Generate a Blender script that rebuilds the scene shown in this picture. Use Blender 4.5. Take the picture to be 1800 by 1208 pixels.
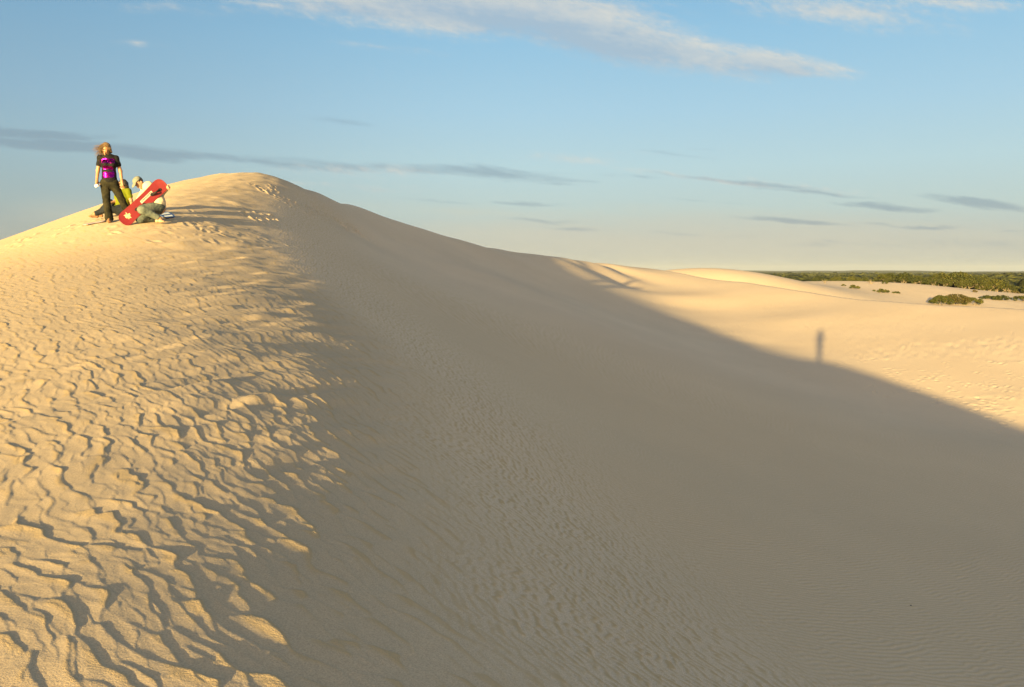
import bpy, bmesh, math, random
import numpy as np
from mathutils import Vector, Matrix

for o in list(bpy.data.objects):
    bpy.data.objects.remove(o, do_unlink=True)
scene = bpy.context.scene
COL = scene.collection
R = math.radians

# ------------------------------------------------------------------ camera
F = 1400.0                      # focal length in pixels of an 1800 px wide frame
PITCH = math.atan(126.0 / F)
cam = bpy.data.cameras.new("camera")
cam.sensor_width = 36.0
cam.lens = F / 1800.0 * 36.0
cam.clip_start = 0.05
cam.clip_end = 60000.0
cam_ob = bpy.data.objects.new("camera", cam)
cam_ob.location = (0, 0, 0)
cam_ob.rotation_euler = (math.pi / 2 - PITCH, 0, 0)
COL.objects.link(cam_ob)
scene.camera = cam_ob
cP, sP = math.cos(PITCH), math.sin(PITCH)


def ray(px, py):
    u = (px - 900.0) / F
    w = (604.0 - py) / F
    return np.array([u, cP + w * sP, -sP + w * cP])


def at(px, py, Y):
    d = ray(px, py)
    return d * (Y / d[1])


# ------------------------------------------------------------------ sun and sky
SHADE = ray(1447, 577)          # direction in which every shadow falls
SHADE = SHADE / np.linalg.norm(SHADE)
SUN_EL = math.asin(-SHADE[2])
SUN_AZ = math.atan2(-SHADE[0], -SHADE[1])      # clockwise from +Y
sun = bpy.data.lights.new("sun", 'SUN')
sun.energy = 5.0
sun.color = (1.0, 0.76, 0.30)
sun.angle = R(0.53)
sun_ob = bpy.data.objects.new("sun", sun)
sun_ob.rotation_euler = Vector(SHADE).to_track_quat('-Z', 'Y').to_euler()
sun_ob.location = (-30, -60, 40)
COL.objects.link(sun_ob)

scene.view_settings.view_transform = 'Standard'
scene.view_settings.look = 'None'
scene.view_settings.exposure = 2.22
scene.view_settings.gamma = 1.0
scene.render.engine = 'CYCLES'
scene.cycles.max_bounces = 6
scene.cycles.use_denoising = True

world = bpy.data.worlds.new("World")
scene.world = world
world.use_nodes = True
WN = world.node_tree
WN.nodes.clear()


def wnode(t, **kw):
    n = WN.nodes.new(t)
    for k, v in kw.items():
        setattr(n, k, v)
    return n


def wlink(a, b):
    WN.links.new(a, b)


def wmath(op, a, b=None, c=None, clamp=False):
    n = wnode('ShaderNodeMath', operation=op, use_clamp=clamp)
    for i, x in enumerate((a, b, c)):
        if x is None:
            continue
        if isinstance(x, (int, float)):
            n.inputs[i].default_value = x
        else:
            wlink(x, n.inputs[i])
    return n.outputs[0]


def wmix(f, a, b, blend='MIX'):
    n = wnode('ShaderNodeMix', data_type='RGBA', blend_type=blend)
    for sock, x in ((n.inputs[0], f), (n.inputs[6], a), (n.inputs[7], b)):
        if isinstance(x, (int, float)):
            sock.default_value = x
        elif isinstance(x, tuple):
            sock.default_value = x + (1.0,)
        else:
            wlink(x, sock)
    return n.outputs[2]


sky = wnode('ShaderNodeTexSky', sky_type='NISHITA')
sky.sun_disc = False
sky.sun_elevation = SUN_EL
sky.sun_rotation = SUN_AZ
sky.altitude = 20
sky.air_density = 1.0
sky.dust_density = 1.0
sky.ozone_density = 1.0
SKY_STRENGTH = 0.1


def srgb(r, g, b):
    def f(c):
        c /= 255.0
        return c / 12.92 if c < 0.04045 else ((c + 0.055) / 1.055) ** 2.4
    return (f(r), f(g), f(b))


wtc = wnode('ShaderNodeTexCoord')
wdir = wtc.outputs['Generated']
wsep = wnode('ShaderNodeSeparateXYZ'); wlink(wdir, wsep.inputs[0])
WX, WY, WZ = wsep.outputs
# pale evening sky: a tall thin layer of haze greys the horizon, blue deepens upwards, unseen zenith greyed to neutralise the light in the shade
wr = wnode('ShaderNodeValToRGB')
stops = [(0.0, srgb(174, 178, 172)), (0.035, srgb(188, 193, 184)), (0.075, srgb(188, 208, 205)), (0.125, srgb(184, 214, 221)), (0.19, srgb(169, 208, 228)),
         (0.27, srgb(149, 197, 226)), (0.345, srgb(127, 181, 218)), (0.5, srgb(135, 170, 200)), (0.75, srgb(180, 185, 185)), (1.0, srgb(185, 180, 172))]
while len(wr.color_ramp.elements) < len(stops):
    wr.color_ramp.elements.new(0.5)
for e, (p, c) in zip(wr.color_ramp.elements, stops):
    e.position = p; e.color = c + (1.0,)
wlink(wmath('MAXIMUM', WZ, 0.0), wr.inputs[0])
# deeper and duller towards the left of the view (west of the antisolar point)
azl = wmath('MULTIPLY_ADD', WX, -1.0, 0.05)
azf = wnode('ShaderNodeMapRange', interpolation_type='SMOOTHSTEP'); azf.inputs[1].default_value = 0.0; azf.inputs[2].default_value = 0.75
wlink(azl, azf.inputs[0])
clear = wmix(azf.outputs[0], wr.outputs[0], wmix(1.0, wr.outputs[0], (0.63, 0.67, 0.72), 'MULTIPLY'))

# ---- clouds, placed on a far flat screen of directions (x/y, z/y)
ysafe = wmath('MAXIMUM', WY, 0.05)
wcomb = wnode('ShaderNodeCombineXYZ')
wlink(wmath('DIVIDE', WX, ysafe), wcomb.inputs[0])
wlink(wmath('DIVIDE', WZ, ysafe), wcomb.inputs[1])
PQ = wcomb.outputs[0]
front = wnode('ShaderNodeMapRange'); front.inputs[1].default_value = 0.06; front.inputs[2].default_value = 0.4
wlink(WY, front.inputs[0])


def pq(px, py):
    d = ray(px, py)
    return d[0] / d[1], d[2] / d[1]


def wnoise(scale_x, scale_y, detail, rough, ang=0.0, off=0.0, dist=0.0, vec=None):
    mp = wnode('ShaderNodeMapping')
    mp.inputs['Location'].default_value = (off, off * .7, off * .3)
    mp.inputs['Rotation'].default_value = (0, 0, ang)
    mp.inputs['Scale'].default_value = (scale_x, scale_y, 1)
    # rotate first, then stretch
    r0 = wnode('ShaderNodeMapping'); r0.inputs['Rotation'].default_value = (0, 0, ang)
    wlink(vec or PQ, r0.inputs[0])
    mp.inputs['Rotation'].default_value = (0, 0, 0)
    wlink(r0.outputs[0], mp.inputs[0])
    n = wnode('ShaderNodeTexNoise'); n.inputs['Scale'].default_value = 1.0
    n.inputs['Detail'].default_value = detail; n.inputs['Roughness'].default_value = rough; n.inputs['Distortion'].default_value = dist
    wlink(mp.outputs[0], n.inputs[0])
    return n.outputs[0]


# the outlines are pulled about a little by a slow noise
warp = wnoise(7, 26, 4, 0.55, R(7), 3.1)
wv = wnode('ShaderNodeVectorMath', operation='ADD'); wlink(PQ, wv.inputs[0])
wc2 = wnode('ShaderNodeCombineXYZ'); wlink(wmath('MULTIPLY_ADD', warp, 0.10, -0.05), wc2.inputs[0]); wlink(wmath('MULTIPLY_ADD', warp, -0.03, 0.015), wc2.inputs[1])
wlink(wc2.outputs[0], wv.inputs[1])
PW = wv.outputs[0]


def streaks(lst):
    acc = None
    for (px, py, hl, hw, deg, amt) in lst:
        cx, cy = pq(px, py)
        mp = wnode('ShaderNodeMapping', vector_type='TEXTURE')
        mp.inputs['Location'].default_value = (cx, cy, 0)
        mp.inputs['Rotation'].default_value = (0, 0, -R(deg))
        mp.inputs['Scale'].default_value = (hl / F, hw / F, 1)
        wlink(PW, mp.inputs[0])
        g = wnode('ShaderNodeTexGradient', gradient_type='SPHERICAL'); wlink(mp.outputs[0], g.inputs[0])
        v = wmath('MULTIPLY', g.outputs['Fac'], amt)
        acc = v if acc is None else wmath('MAXIMUM', acc, v)
    return acc


bright = streaks([(780, 4, 500, 70, 5, 1.8), (1060, 60, 330, 56, 12, 1.6), (1200, 92, 210, 46, 10, 1.3), (1350, 108, 190, 28, 8, 1.3), (600, 8, 260, 26, 3, .8),
                  (1480, 20, 300, 44, 6, .85), (1690, 4, 210, 26, 2, .75), (270, 10, 130, 18, 2, .6), (470, 16, 200, 14, -3, .5), (690, 86, 120, 9, 4, .5), (240, 76, 80, 9, 5, .35),
                  (1120, 20, 150, 16, 6, .5), (640, 300, 260, 24, 2, .5), (1000, 280, 140, 16, 3, .5), (1090, 268, 110, 9, 0, .4), (1250, 316, 260, 9, 7, .55), (620, 328, 180, 12, 2, .5), (1420, 330, 260, 10, 7, .4)])
shady = streaks([(40, 236, 210, 11, 2, 1.1), (150, 260, 420, 15, 4.5, 1.25), (330, 276, 330, 12, 4, 1.0), (470, 286, 330, 14, 4, .75), (600, 290, 240, 18, 3, .7), (850, 303, 260, 18, 4, 1.0), (960, 318, 120, 8, 4, .7),
                 (1310, 322, 210, 7, 6, .9), (1420, 338, 190, 5, 5, .65), (1550, 361, 120, 7, 4, .9), (1728, 359, 130, 11, 7, 1.15), (1625, 396, 170, 7, 2, .85), (1400, 389, 160, 8, 4, .6), (1500, 432, 200, 10, 2, .45), (1180, 410, 220, 9, 1, .4), (1010, 402, 150, 7, 2, .4), (760, 352, 160, 6, 3, .35), (1230, 352, 140, 5, 4, .35), (1160, 266, 110, 7, 5, .6), (1215, 256, 60, 5, 4, .4),
                 (600, 213, 100, 8, 6, .55), (640, 329, 120, 5, 2, .5), (930, 356, 130, 6, 2, .5), (1040, 318, 60, 6, 3, .5), (1770, 404, 80, 5, 0, .6), (1090, 310, 160, 9, 4, .4), (940, 388, 160, 8, 2, .4), (1700, 430, 220, 20, 3, .4)])
bank = streaks([(1250, 428, 850, 80, 0, .95), (800, 372, 420, 32, 2, .5), (1650, 430, 420, 52, 2, .6), (150, 380, 420, 60, 0, .35)])
tex_fine = wnoise(55, 120, 5, 0.62, R(16), 1.7)
tex_streak = wnoise(9, 60, 6, 0.6, R(7), 5.3, 0.4)
tex_soft = wnoise(4, 26, 5, 0.55, R(4), 8.9)


def dens(g, tx, k, lo, hi):
    v = wmath('ADD', g, wmath('MULTIPLY', wmath('MULTIPLY_ADD', tx, k, -k * 0.5), wmath('MINIMUM', wmath('MULTIPLY', g, 3.0), 1.0)))
    mr = wnode('ShaderNodeMapRange', interpolation_type='SMOOTHSTEP')
    mr.inputs[1].default_value = lo; mr.inputs[2].default_value = hi
    wlink(v, mr.inputs[0])
    return wmath('MULTIPLY', mr.outputs[0], front.outputs[0])


tex_b = wmath('MULTIPLY_ADD', tex_fine, 0.5, wmath('MULTIPLY', tex_streak, 0.5))
d_bright = dens(bright, tex_b, 2.1, 0.08, 1.05)
d_shady = dens(shady, tex_streak, 2.0, 0.12, 0.95)
under = streaks([(930, 50, 330, 36, 9, 1.2), (1090, 92, 260, 40, 11, 1.3), (1330, 122, 170, 24, 7, .9), (640, 22, 200, 14, 4, .6)])
d_bank = dens(bank, tex_soft, 1.2, 0.05, 0.9)
# sunlit tops are cream, undersides blue-grey
top = wmath('SUBTRACT', wmath('MULTIPLY_ADD', tex_b, 2.0, -0.35), wmath('MULTIPLY', under, 0.8), clamp=True)
c_bright = wmix(top, srgb(172, 188, 202), srgb(232, 224, 208))
skyc = wmix(wmath('MULTIPLY', d_bank, 0.55), clear, srgb(205, 202, 184))
skyc = wmix(wmath('MULTIPLY', d_shady, 0.52), skyc, srgb(124, 147, 166))
skyc = wmix(wmath('MULTIPLY', d_bright, 0.7), skyc, c_bright)
# as emitted: the exposure and the background strength are taken out again
EXPOSE = 2.22
scl = 1.0 / (SKY_STRENGTH * 2.0 ** EXPOSE)
skyc = wmix(1.0, skyc, (scl, scl, scl), 'MULTIPLY')
# towards the sun the physical sky takes over, brighter and warmer
dotv = wnode('ShaderNodeVectorMath', operation='DOT_PRODUCT'); wlink(wdir, dotv.inputs[0])
dotv.inputs[1].default_value = tuple(-SHADE)
tosun = wnode('ShaderNodeMapRange', interpolation_type='SMOOTHSTEP'); tosun.inputs[1].default_value = -0.5; tosun.inputs[2].default_value = 0.45
wlink(dotv.outputs['Value'], tosun.inputs[0])
full = wmix(tosun.outputs[0], skyc, sky.outputs[0])
bg = wnode('ShaderNodeBackground')
bg.inputs[1].default_value = SKY_STRENGTH
wout = wnode('ShaderNodeOutputWorld')
wlink(full, bg.inputs[0])
wlink(bg.outputs[0], wout.inputs[0])


# ------------------------------------------------------------------ helpers
def tag(o, label=None, cat=None, group=None, kind=None):
    if label: o["label"] = label
    if cat: o["category"] = cat
    if group: o["group"] = group
    if kind: o["kind"] = kind
    return o


def mesh_np(name, verts, quads, mat=None, parent=None, smooth=True, attrs=None):
    """a mesh object from numpy arrays of vertices and faces (all of one size)"""
    verts = np.asarray(verts, np.float32)
    quads = np.asarray(quads, np.int32)
    me = bpy.data.meshes.new(name)
    k = quads.shape[1]
    me.vertices.add(len(verts))
    me.vertices.foreach_set("co", verts.ravel())
    me.loops.add(quads.size)
    me.loops.foreach_set("vertex_index", quads.ravel())
    me.polygons.add(len(quads))
    me.polygons.foreach_set("loop_start", np.arange(0, quads.size, k, dtype=np.int32))
    me.polygons.foreach_set("loop_total", np.full(len(quads), k, np.int32))
    if smooth:
        me.polygons.foreach_set("use_smooth", np.ones(len(quads), bool))
    for an, av in (attrs or {}).items():
        a = me.attributes.new(an, 'FLOAT', 'POINT')
        a.data.foreach_set("value", np.asarray(av, np.float32).ravel())
    me.update(calc_edges=True)
    if mat: me.materials.append(mat)
    o = bpy.data.objects.new(name, me)
    COL.objects.link(o)
    if parent: o.parent = parent
    return o


class Mat:
    """small wrapper to write node materials"""
    def __init__(self, name, color=(0.5, 0.5, 0.5), rough=0.8, **kw):
        self.m = bpy.data.materials.new(name)
        self.m.use_nodes = True
        self.t = self.m.node_tree
        self.b = self.t.nodes["Principled BSDF"]
        self.b.inputs["Base Color"].default_value = tuple(color) + (1.0,)
        self.b.inputs["Roughness"].default_value = rough
        for k, v in kw.items():
            self.b.inputs[k].default_value = v

    def n(self, t, **kw):
        x = self.t.nodes.new(t)
        for k, v in kw.items():
            setattr(x, k, v)
        return x

    def l(self, a, b):
        self.t.links.new(a, b)

    def noise(self, scale, detail=4, rough=0.55, coord=None, dist=0.0):
        x = self.n('ShaderNodeTexNoise')
        x.inputs['Scale'].default_value = scale
        x.inputs['Detail'].default_value = detail
        x.inputs['Roughness'].default_value = rough
        x.inputs['Distortion'].default_value = dist
        self.l(coord or self.coord(), x.inputs['Vector'])
        return x.outputs['Fac']

    def coord(self, kind='Object'):
        if not hasattr(self, '_tc'):
            self._tc = self.n('ShaderNodeTexCoord')
        return self._tc.outputs[kind]

    def ramp(self, fac, stops):
        x = self.n('ShaderNodeValToRGB')
        cr = x.color_ramp
        while len(cr.elements) < len(stops):
            cr.elements.new(0.5)
        for e, (p, c) in zip(cr.elements, stops):
            e.position = p
            e.color = tuple(c) + (1.0,) if len(c) == 3 else c
        self.l(fac, x.inputs[0])
        return x.outputs[0]

    def mix(self, fac, a, b, blend='MIX'):
        x = self.n('ShaderNodeMix', data_type='RGBA', blend_type=blend)
        for s, v in ((x.inputs[0], fac), (x.inputs[6], a), (x.inputs[7], b)):
            if isinstance(v, (int, float)): s.default_value = v
            elif isinstance(v, tuple): s.default_value = v + (1.0,)
            else: self.l(v, s)
        return x.outputs[2]

    def math(self, op, a, b=None, c=None, clamp=False):
        x = self.n('ShaderNodeMath', operation=op, use_clamp=clamp)
        for i, v in enumerate((a, b, c)):
            if v is None: continue
            if isinstance(v, (int, float)): x.inputs[i].default_value = v
            else: self.l(v, x.inputs[i])
        return x.outputs[0]

    def color(self, sock):
        self.l(sock, self.b.inputs["Base Color"])
        return self

    def bump(self, h, dist=0.01, strength=1.0):
        x = self.n('ShaderNodeBump')
        x.inputs['Distance'].default_value = dist
        x.inputs['Strength'].default_value = strength
        self.l(h, x.inputs['Height'])
        self.l(x.outputs[0], self.b.inputs['Normal'])
        return self


def smooth01(a, b, x):
    t = np.clip((x - a) / (b - a), 0, 1)
    return t * t * (3 - 2 * t)


# value noise in numpy (smooth, for undulations of the sand)
def vnoise(x, y, seed=0):
    g = np.random.default_rng(seed).normal(0, 1, (256, 256))
    xi = np.floor(x).astype(np.int64); yi = np.floor(y).astype(np.int64)
    fx = x - xi; fy = y - yi
    fx = fx * fx * fx * (fx * (fx * 6 - 15) + 10); fy = fy * fy * fy * (fy * (fy * 6 - 15) + 10)
    a = g[xi & 255, yi & 255]; b = g[(xi + 1) & 255, yi & 255]
    c = g[xi & 255, (yi + 1) & 255]; d = g[(xi + 1) & 255, (yi + 1) & 255]
    return (a * (1 - fx) + b * fx) * (1 - fy) + (c * (1 - fx) + d * fx) * fy


# ------------------------------------------------------------------ the dune's large shape
def curve(pts, step=0.09):
    """a smooth line through points, resampled finely near the eye and coarsely far away"""
    P = [np.array(p, float) if isinstance(p, np.ndarray) or p[0] is None else at(*p) for p in pts]
    out = []
    n = len(P)
    for i in range(n - 1):
        p0 = P[max(i - 1, 0)]; p1 = P[i]; p2 = P[i + 1]; p3 = P[min(i + 2, n - 1)]
        # centripetal Catmull-Rom keeps unevenly spaced points from overshooting
        t0 = 0.0; t1 = t0 + max(np.linalg.norm(p1 - p0), 1e-3) ** 0.5
        t2 = t1 + np.linalg.norm(p2 - p1) ** 0.5; t3 = t2 + max(np.linalg.norm(p3 - p2), 1e-3) ** 0.5
        if i == 0: p0 = p1 - (p2 - p1); t1 = t0 + np.linalg.norm(p2 - p1) ** 0.5; t2 = t1 + np.linalg.norm(p2 - p1) ** 0.5; t3 = t2 + max(np.linalg.norm(p3 - p2), 1e-3) ** 0.5
        if i == n - 2: p3 = p2 + (p2 - p1); t3 = t2 + np.linalg.norm(p2 - p1) ** 0.5
        L = np.linalg.norm(p2 - p1)
        m = max(1, int(round(L / max(0.35, step * np.linalg.norm(0.5 * (p1 + p2))))))
        for k in range(m):
            t = t1 + (t2 - t1) * k / m
            a1 = (t1 - t) / (t1 - t0) * p0 + (t - t0) / (t1 - t0) * p1
            a2 = (t2 - t) / (t2 - t1) * p1 + (t - t1) / (t2 - t1) * p2
            a3 = (t3 - t) / (t3 - t2) * p2 + (t - t2) / (t3 - t2) * p3
            b1 = (t2 - t) / (t2 - t0) * a1 + (t - t0) / (t2 - t0) * a2
            b2 = (t3 - t) / (t3 - t1) * a2 + (t - t1) / (t3 - t1) * a3
            out.append((t2 - t) / (t2 - t1) * b1 + (t - t1) / (t2 - t1) * b2)
    out.append(P[-1])
    return out


def w_(*p): return np.array(p, float)


CREST = curve([w_(7, -24, -5.6), w_(4.5, -16, -4.0), w_(2.4, -8, -2.35), w_(0.9, -3, -1.6), w_(0.05, 0, -1.37),
               (650, 1200, 2.53), (625, 1000, 3.43), (620, 830, 4.85), (630, 705, 6.75), (625, 590, 10.1),
               (505, 480, 14.6), (436, 400, 19.2), (455, 340, 25.2), (490, 312, 29.3)])
CTRL = CREST + curve([  # skyline of the lee side
    (490, 312, 29.3), (515, 320, 31.4), (545, 332, 34.2), (600, 355, 38.2), (680, 384.5, 41.4), (720, 398, 43.5), (780, 416, 46.5), (880, 438, 51.5),
    (980, 455, 56.5), (1050, 463, 64.5), (1110, 469, 74.0)])[1:]
# windward slope: two lines running up it to the skyline
CTRL += curve([w_(-4, -24, -6.2), w_(-3.2, -8, -3.1), w_(-1.6, 0, -1.55), (300, 1208, 2.31), (300, 1000, 3.17), (300, 800, 4.56), (300, 690, 5.9),
               (300, 600, 7.65), (260, 500, 11.2), (255, 440, 14.6), (280, 388, 17.2), (300, 350, 21.0), (365, 313, 26.8), (430, 305, 28.5)])
CTRL += curve([w_(-16, -24, -6.8), w_(-8, -8, -3.4), w_(-3, 0, -1.62), (0, 1208, 2.26), (0, 1000, 3.1), (0, 800, 4.46), (0, 690, 5.8), (0, 600, 7.5), (0, 520, 10.2), (0, 455, 14.3), (0, 431, 17.5)])
CTRL += curve([(0, 431, 17.5), (100, 402, 18.7), (165, 377, 20.0), (300, 334, 24.0), (365, 313, 26.8), (430, 305, 28.5), (490, 312, 29.3)])[1:-1]
CTRL += [at(*p) for p in [(400, 520, 10.7), (480, 590, 8.9), (490, 705, 6.27), (510, 850, 4.53), (520, 1000, 3.40), (545, 1200, 2.50), (190, 389, 17.0),
    # lee side and the hollow below it
    (800, 560, 17.2), (1000, 560, 26.0), (700, 470, 24.5), (600, 400, 29.0), (700, 425, 33.5), (545, 340, 31.6), (600, 362, 34.2), (680, 392, 37.5), (720, 405, 39.0), (780, 424, 41.5), (844, 439, 44.5), (880, 446, 46.5), (930, 456, 51.0), (850, 480, 32.5), (1000, 500, 46.0),
    (900, 700, 10.2), (1100, 650, 19.0), (1300, 640, 29.0), (900, 850, 6.4), (1200, 800, 11.8), (1500, 800, 15.8), (1800, 800, 18.3),
    (900, 1000, 4.2), (1200, 1000, 6.2), (1500, 1000, 8.1), (1800, 1000, 9.6),
    (900, 1208, 2.78), (1200, 1208, 3.7), (1500, 1208, 4.7), (1800, 1208, 5.7)]]
# sunlit ground beyond the shadow's edge
CTRL += curve([(980, 455, 57.0), (1040, 478, 60.0), (1100, 501, 60.5), (1180, 538, 52.8), (1260, 575, 43.9), (1340, 605, 37.9), (1447, 642, 31.8), (1620, 704, 26.2), (1800, 765, 21.9)], 0.12)[1:]
CTRL += [at(*p) for p in [
    (1800, 700, 25.4), (1800, 640, 29.8), (1800, 600, 33.6), (1800, 565, 38.0), (1800, 547, 40.6),
    (1600, 650, 30.4), (1600, 600, 35.6), (1600, 565, 40.4), (1640, 539, 43.9), (1730, 543, 42.2), (1500, 529, 48.9), (1400, 600, 37.8), (1400, 560, 44.2), (1400, 514, 54.9),
    (1300, 498, 63.1), (1200, 484, 70.8), (1200, 520, 57.0), (1140, 498, 64.5), (1090, 480, 67.0)]]
CTRL += [np.array(p) for p in [
    (-14, 3, -2.4), (-28, 0, -5.0), (-28, -24, -7.0), (3.2, -2, -2.6), (7, -6, -4.0), (15, -12, -6.0), (24, 6, -6.0), (16, 4, -5.0), (6, 2, -3.45),
    (40, 26, -1.95), (60, 56, 2.1), (33, 55, -.27), (26, 70, .32), (20, 84, .9), (45, 70, 1.95), (65, 85, 4.8), (2, 95, -1.0), (20, 105, 2.5), (50, 110, 5.5), (90, 100, 8.2), (10, -45, -7.4), (40, -30, -7.4), (-60, 0, -7.4), (-60, -50, -7.8),
    # beyond the skyline the far side of the dune falls away
    (-17, 21, -0.5), (-22, 27, -1.4), (-16, 29, 1.2), (-26, 36, -2.4), (-11, 33, 3.0), (-10, 42, 2.0), (-14, 55, -0.6), (-6, 52, 1.2),
    (-2, 70, 0.2), (0, 105, -3.5), (1.2, 62, 1.0), (-1.2, 58, 1.25), (4.6, 67, 0.75), (7.5, 78, 0.5), (-3.5, 50, 1.6), (-7.5, 45, 1.4), (-10, 38, 2.3), (-40, 60, -5.6), (-50, 110, -7),
]]
CTRL = np.array(CTRL)


def tps_fit(P, lam=1.0):
    n = len(P)
    d2 = ((P[:, None, :2] - P[None, :, :2]) ** 2).sum(-1)
    K = 0.5 * d2 * np.log(d2 + 1e-9)
    # allow more slack far away, where a metre is a fraction of a pixel
    K[np.arange(n), np.arange(n)] = lam * (1.0 + 0.0 * P[:, 1])
    Q = np.concatenate([np.ones((n, 1)), P[:, :2]], 1)
    A = np.block([[K, Q], [Q.T, np.zeros((3, 3))]])
    s = np.linalg.solve(A, np.concatenate([P[:, 2], np.zeros(3)]))
    return s[:n], s[n:]


TW, TA = tps_fit(CTRL)


def far_ground(x, y):
    r = np.hypot(x, y)
    z = -3.8 - 0.088 * np.clip(184 - y, 0, 55) - 4.2 * smooth01(195, 380, r)
    z = z + 1.5 * np.exp(-((x - 80) / 22) ** 2 - ((y - 186) / 30) ** 2) - 1.2 * smooth01(92, 125, x) * smooth01(110, 180, y)
    # the pale far dune
    z = z + 7.3 * np.exp(-((x - 37) / 27.6) ** 2 - ((y - 150) / 29.0) ** 2)
    return z


BRINK = np.array([at(*p)[:2] for p in [(1110, 469, 78), (1200, 484, 73), (1300, 498, 65), (1400, 514, 56.4), (1500, 529, 50.2), (1640, 541, 45.0), (1730, 543, 43.3), (1800, 547, 41.6)]] + [[45, 37], [70, 32]])


def dune(x, y):
    sh = x.shape
    x = x.ravel(); y = y.ravel()
    out = np.empty_like(x)
    r = np.hypot(x, y)
    near = r < 130
    out[:] = far_ground(x, y)
    idx = np.nonzero(near)[0]
    for c in np.array_split(idx, max(1, len(idx) // 40000)):
        if len(c) == 0: continue
        xx = x[c]; yy = y[c]
        z = TA[0] + TA[1] * xx + TA[2] * yy
        d2 = (xx[:, None] - CTRL[None, :, 0]) ** 2 + (yy[:, None] - CTRL[None, :, 1]) ** 2
        z = z + (0.5 * d2 * np.log(d2 + 1e-9)) @ TW
        # the brink of the sunlit slope: beyond it the sand falls away steeply
        past = yy - np.interp(xx, BRINK[:, 0], BRINK[:, 1])
        soft = 0.5 * (past + np.sqrt(past * past + 0.25))
        z = z - 0.5 * soft * smooth01(9.0, 15.0, xx)
        fg = out[c]
        z = np.where(past > 1.0, fg + 0.5 * ((z - fg) + np.sqrt((z - fg) ** 2 + 0.6)) * smooth01(9, 15, xx) + (z - fg) * (1 - smooth01(9, 15, xx)), z)
        w = smooth01(92, 128, r[c])
        out[c] = z * (1 - w) + out[c] * w
    return out.reshape(sh)


# ------------------------------------------------------------------ wind ripples
def blur_tile(h, s):
    f = np.fft.fftfreq(h.shape[0])
    G = np.exp(-2 * (np.pi * s) ** 2 * (f[:, None] ** 2 + f[None, :] ** 2))
    return np.fft.ifft2(np.fft.fft2(h) * G).real


def norm_tile(h):
    return (h - h.mean()) / h.std()


def ripple_tile(n=384, steps=330, L0=7.0, b=3.0, q=0.12, D=0.12, seed=1):
    """sand grains hop downwind (axis 1) and creep: the hop is longer from a crest"""
    r = np.random.default_rng(seed)
    h = r.normal(0, .15, (n, n))
    I, J = np.mgrid[0:n, 0:n]
    for s in range(steps):
        m = r.random((n, n)) < .7
        L = np.maximum(1, L0 + b * (h - h.mean())) + r.normal(0, 1.0, (n, n))
        qq = q * m * np.clip(1 - 1.5 * np.tanh(h - np.roll(h, 1, 1)), 0.1, 2)
        li = np.floor(L).astype(int); fr = L - li
        for k, w in ((li, 1 - fr), (li + 1, fr)):
            t = I * n + (J + k) % n
            h += np.bincount(t.ravel(), (qq * w).ravel(), n * n).reshape(n, n)
        h -= qq
        h += D * (np.roll(h, 1, 1) + np.roll(h, -1, 1) + np.roll(h, 1, 0) + np.roll(h, -1, 0) - 4 * h)
    return norm_tile(h)


def plate_tile(n=768, na=34, nb=18, seed=3, soft=0.75):
    """tongue-shaped terraces: each rises gently downwind (axis 1) and ends in a small step"""
    r = np.random.default_rng(seed)
    J, I = np.meshgrid(np.arange(na), np.arange(nb))
    su = ((J + (I % 2) * .5 + r.uniform(-.42, .42, J.shape)) / na).ravel() % 1
    sv = ((I + r.uniform(-.45, .45, I.shape)) / nb).ravel() % 1
    h = np.zeros((n, n)); best = np.full((n, n), 1e9)
    V, U = np.meshgrid(np.arange(n) / n, np.arange(n) / n, indexing='ij')

    def fn(k, sd):
        return norm_tile(blur_tile(np.random.default_rng(sd).normal(0, 1, (n, n)), n / k))
    U = U + .006 * fn(40, 5) + .0025 * fn(110, 6)
    V = V + .012 * fn(40, 7) + .004 * fn(110, 8)
    tilt = r.uniform(.5, 1.25, su.size); off = r.normal(0, .07, su.size); rot = r.normal(0, .35, su.size)
    for k in range(su.size):
        # only the window round each seed can belong to it
        wu = int(n * 2.6 / na); wv = int(n * 2.6 / nb)
        iu = np.arange(int(su[k] * n) - wu, int(su[k] * n) + wu + 1) % n
        iv = np.arange(int(sv[k] * n) - wv, int(sv[k] * n) + wv + 1) % n
        ix = np.ix_(iv, iu)
        a = ((U[ix] - su[k] + .5) % 1 - .5) * na
        b = ((V[ix] - sv[k] + .5) % 1 - .5) * nb
        d = a * a + b * b + .35 * a * np.abs(b)
        lip = 0.55 * a + 1.5 * np.maximum(a + .12, 0) ** 2
        m = d < best[ix]
        bb = best[ix]; bb[m] = d[m]; best[ix] = bb
        hh = h[ix]; hh[m] = (tilt[k] * (lip + rot[k] * .6 * b) + off[k])[m]; h[ix] = hh
    return norm_tile(blur_tile(h, soft))


def sample(tile, u, v):
    """cubic lookup of a wrapping tile, u along axis 1 and v along axis 0, both in tiles"""
    n = tile.shape[0]
    t = tile.ravel()
    x = u * n; y = v * n
    xi = np.floor(x).astype(np.int64); yi = np.floor(y).astype(np.int64)
    fx = x - xi; fy = y - yi

    def wts(f):
        return ((1 - f) ** 3 / 6, (3 * f ** 3 - 6 * f ** 2 + 4) / 6, (-3 * f ** 3 + 3 * f ** 2 + 3 * f + 1) / 6, f ** 3 / 6)
    wx = wts(fx); wy = wts(fy)
    out = np.zeros_like(x)
    for a in range(4):
        row = ((yi + a - 1) % n) * n
        acc = np.zeros_like(x)
        for b in range(4):
            acc += wx[b] * t[row + (xi + b - 1) % n]
        out += wy[a] * acc
    return out


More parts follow.
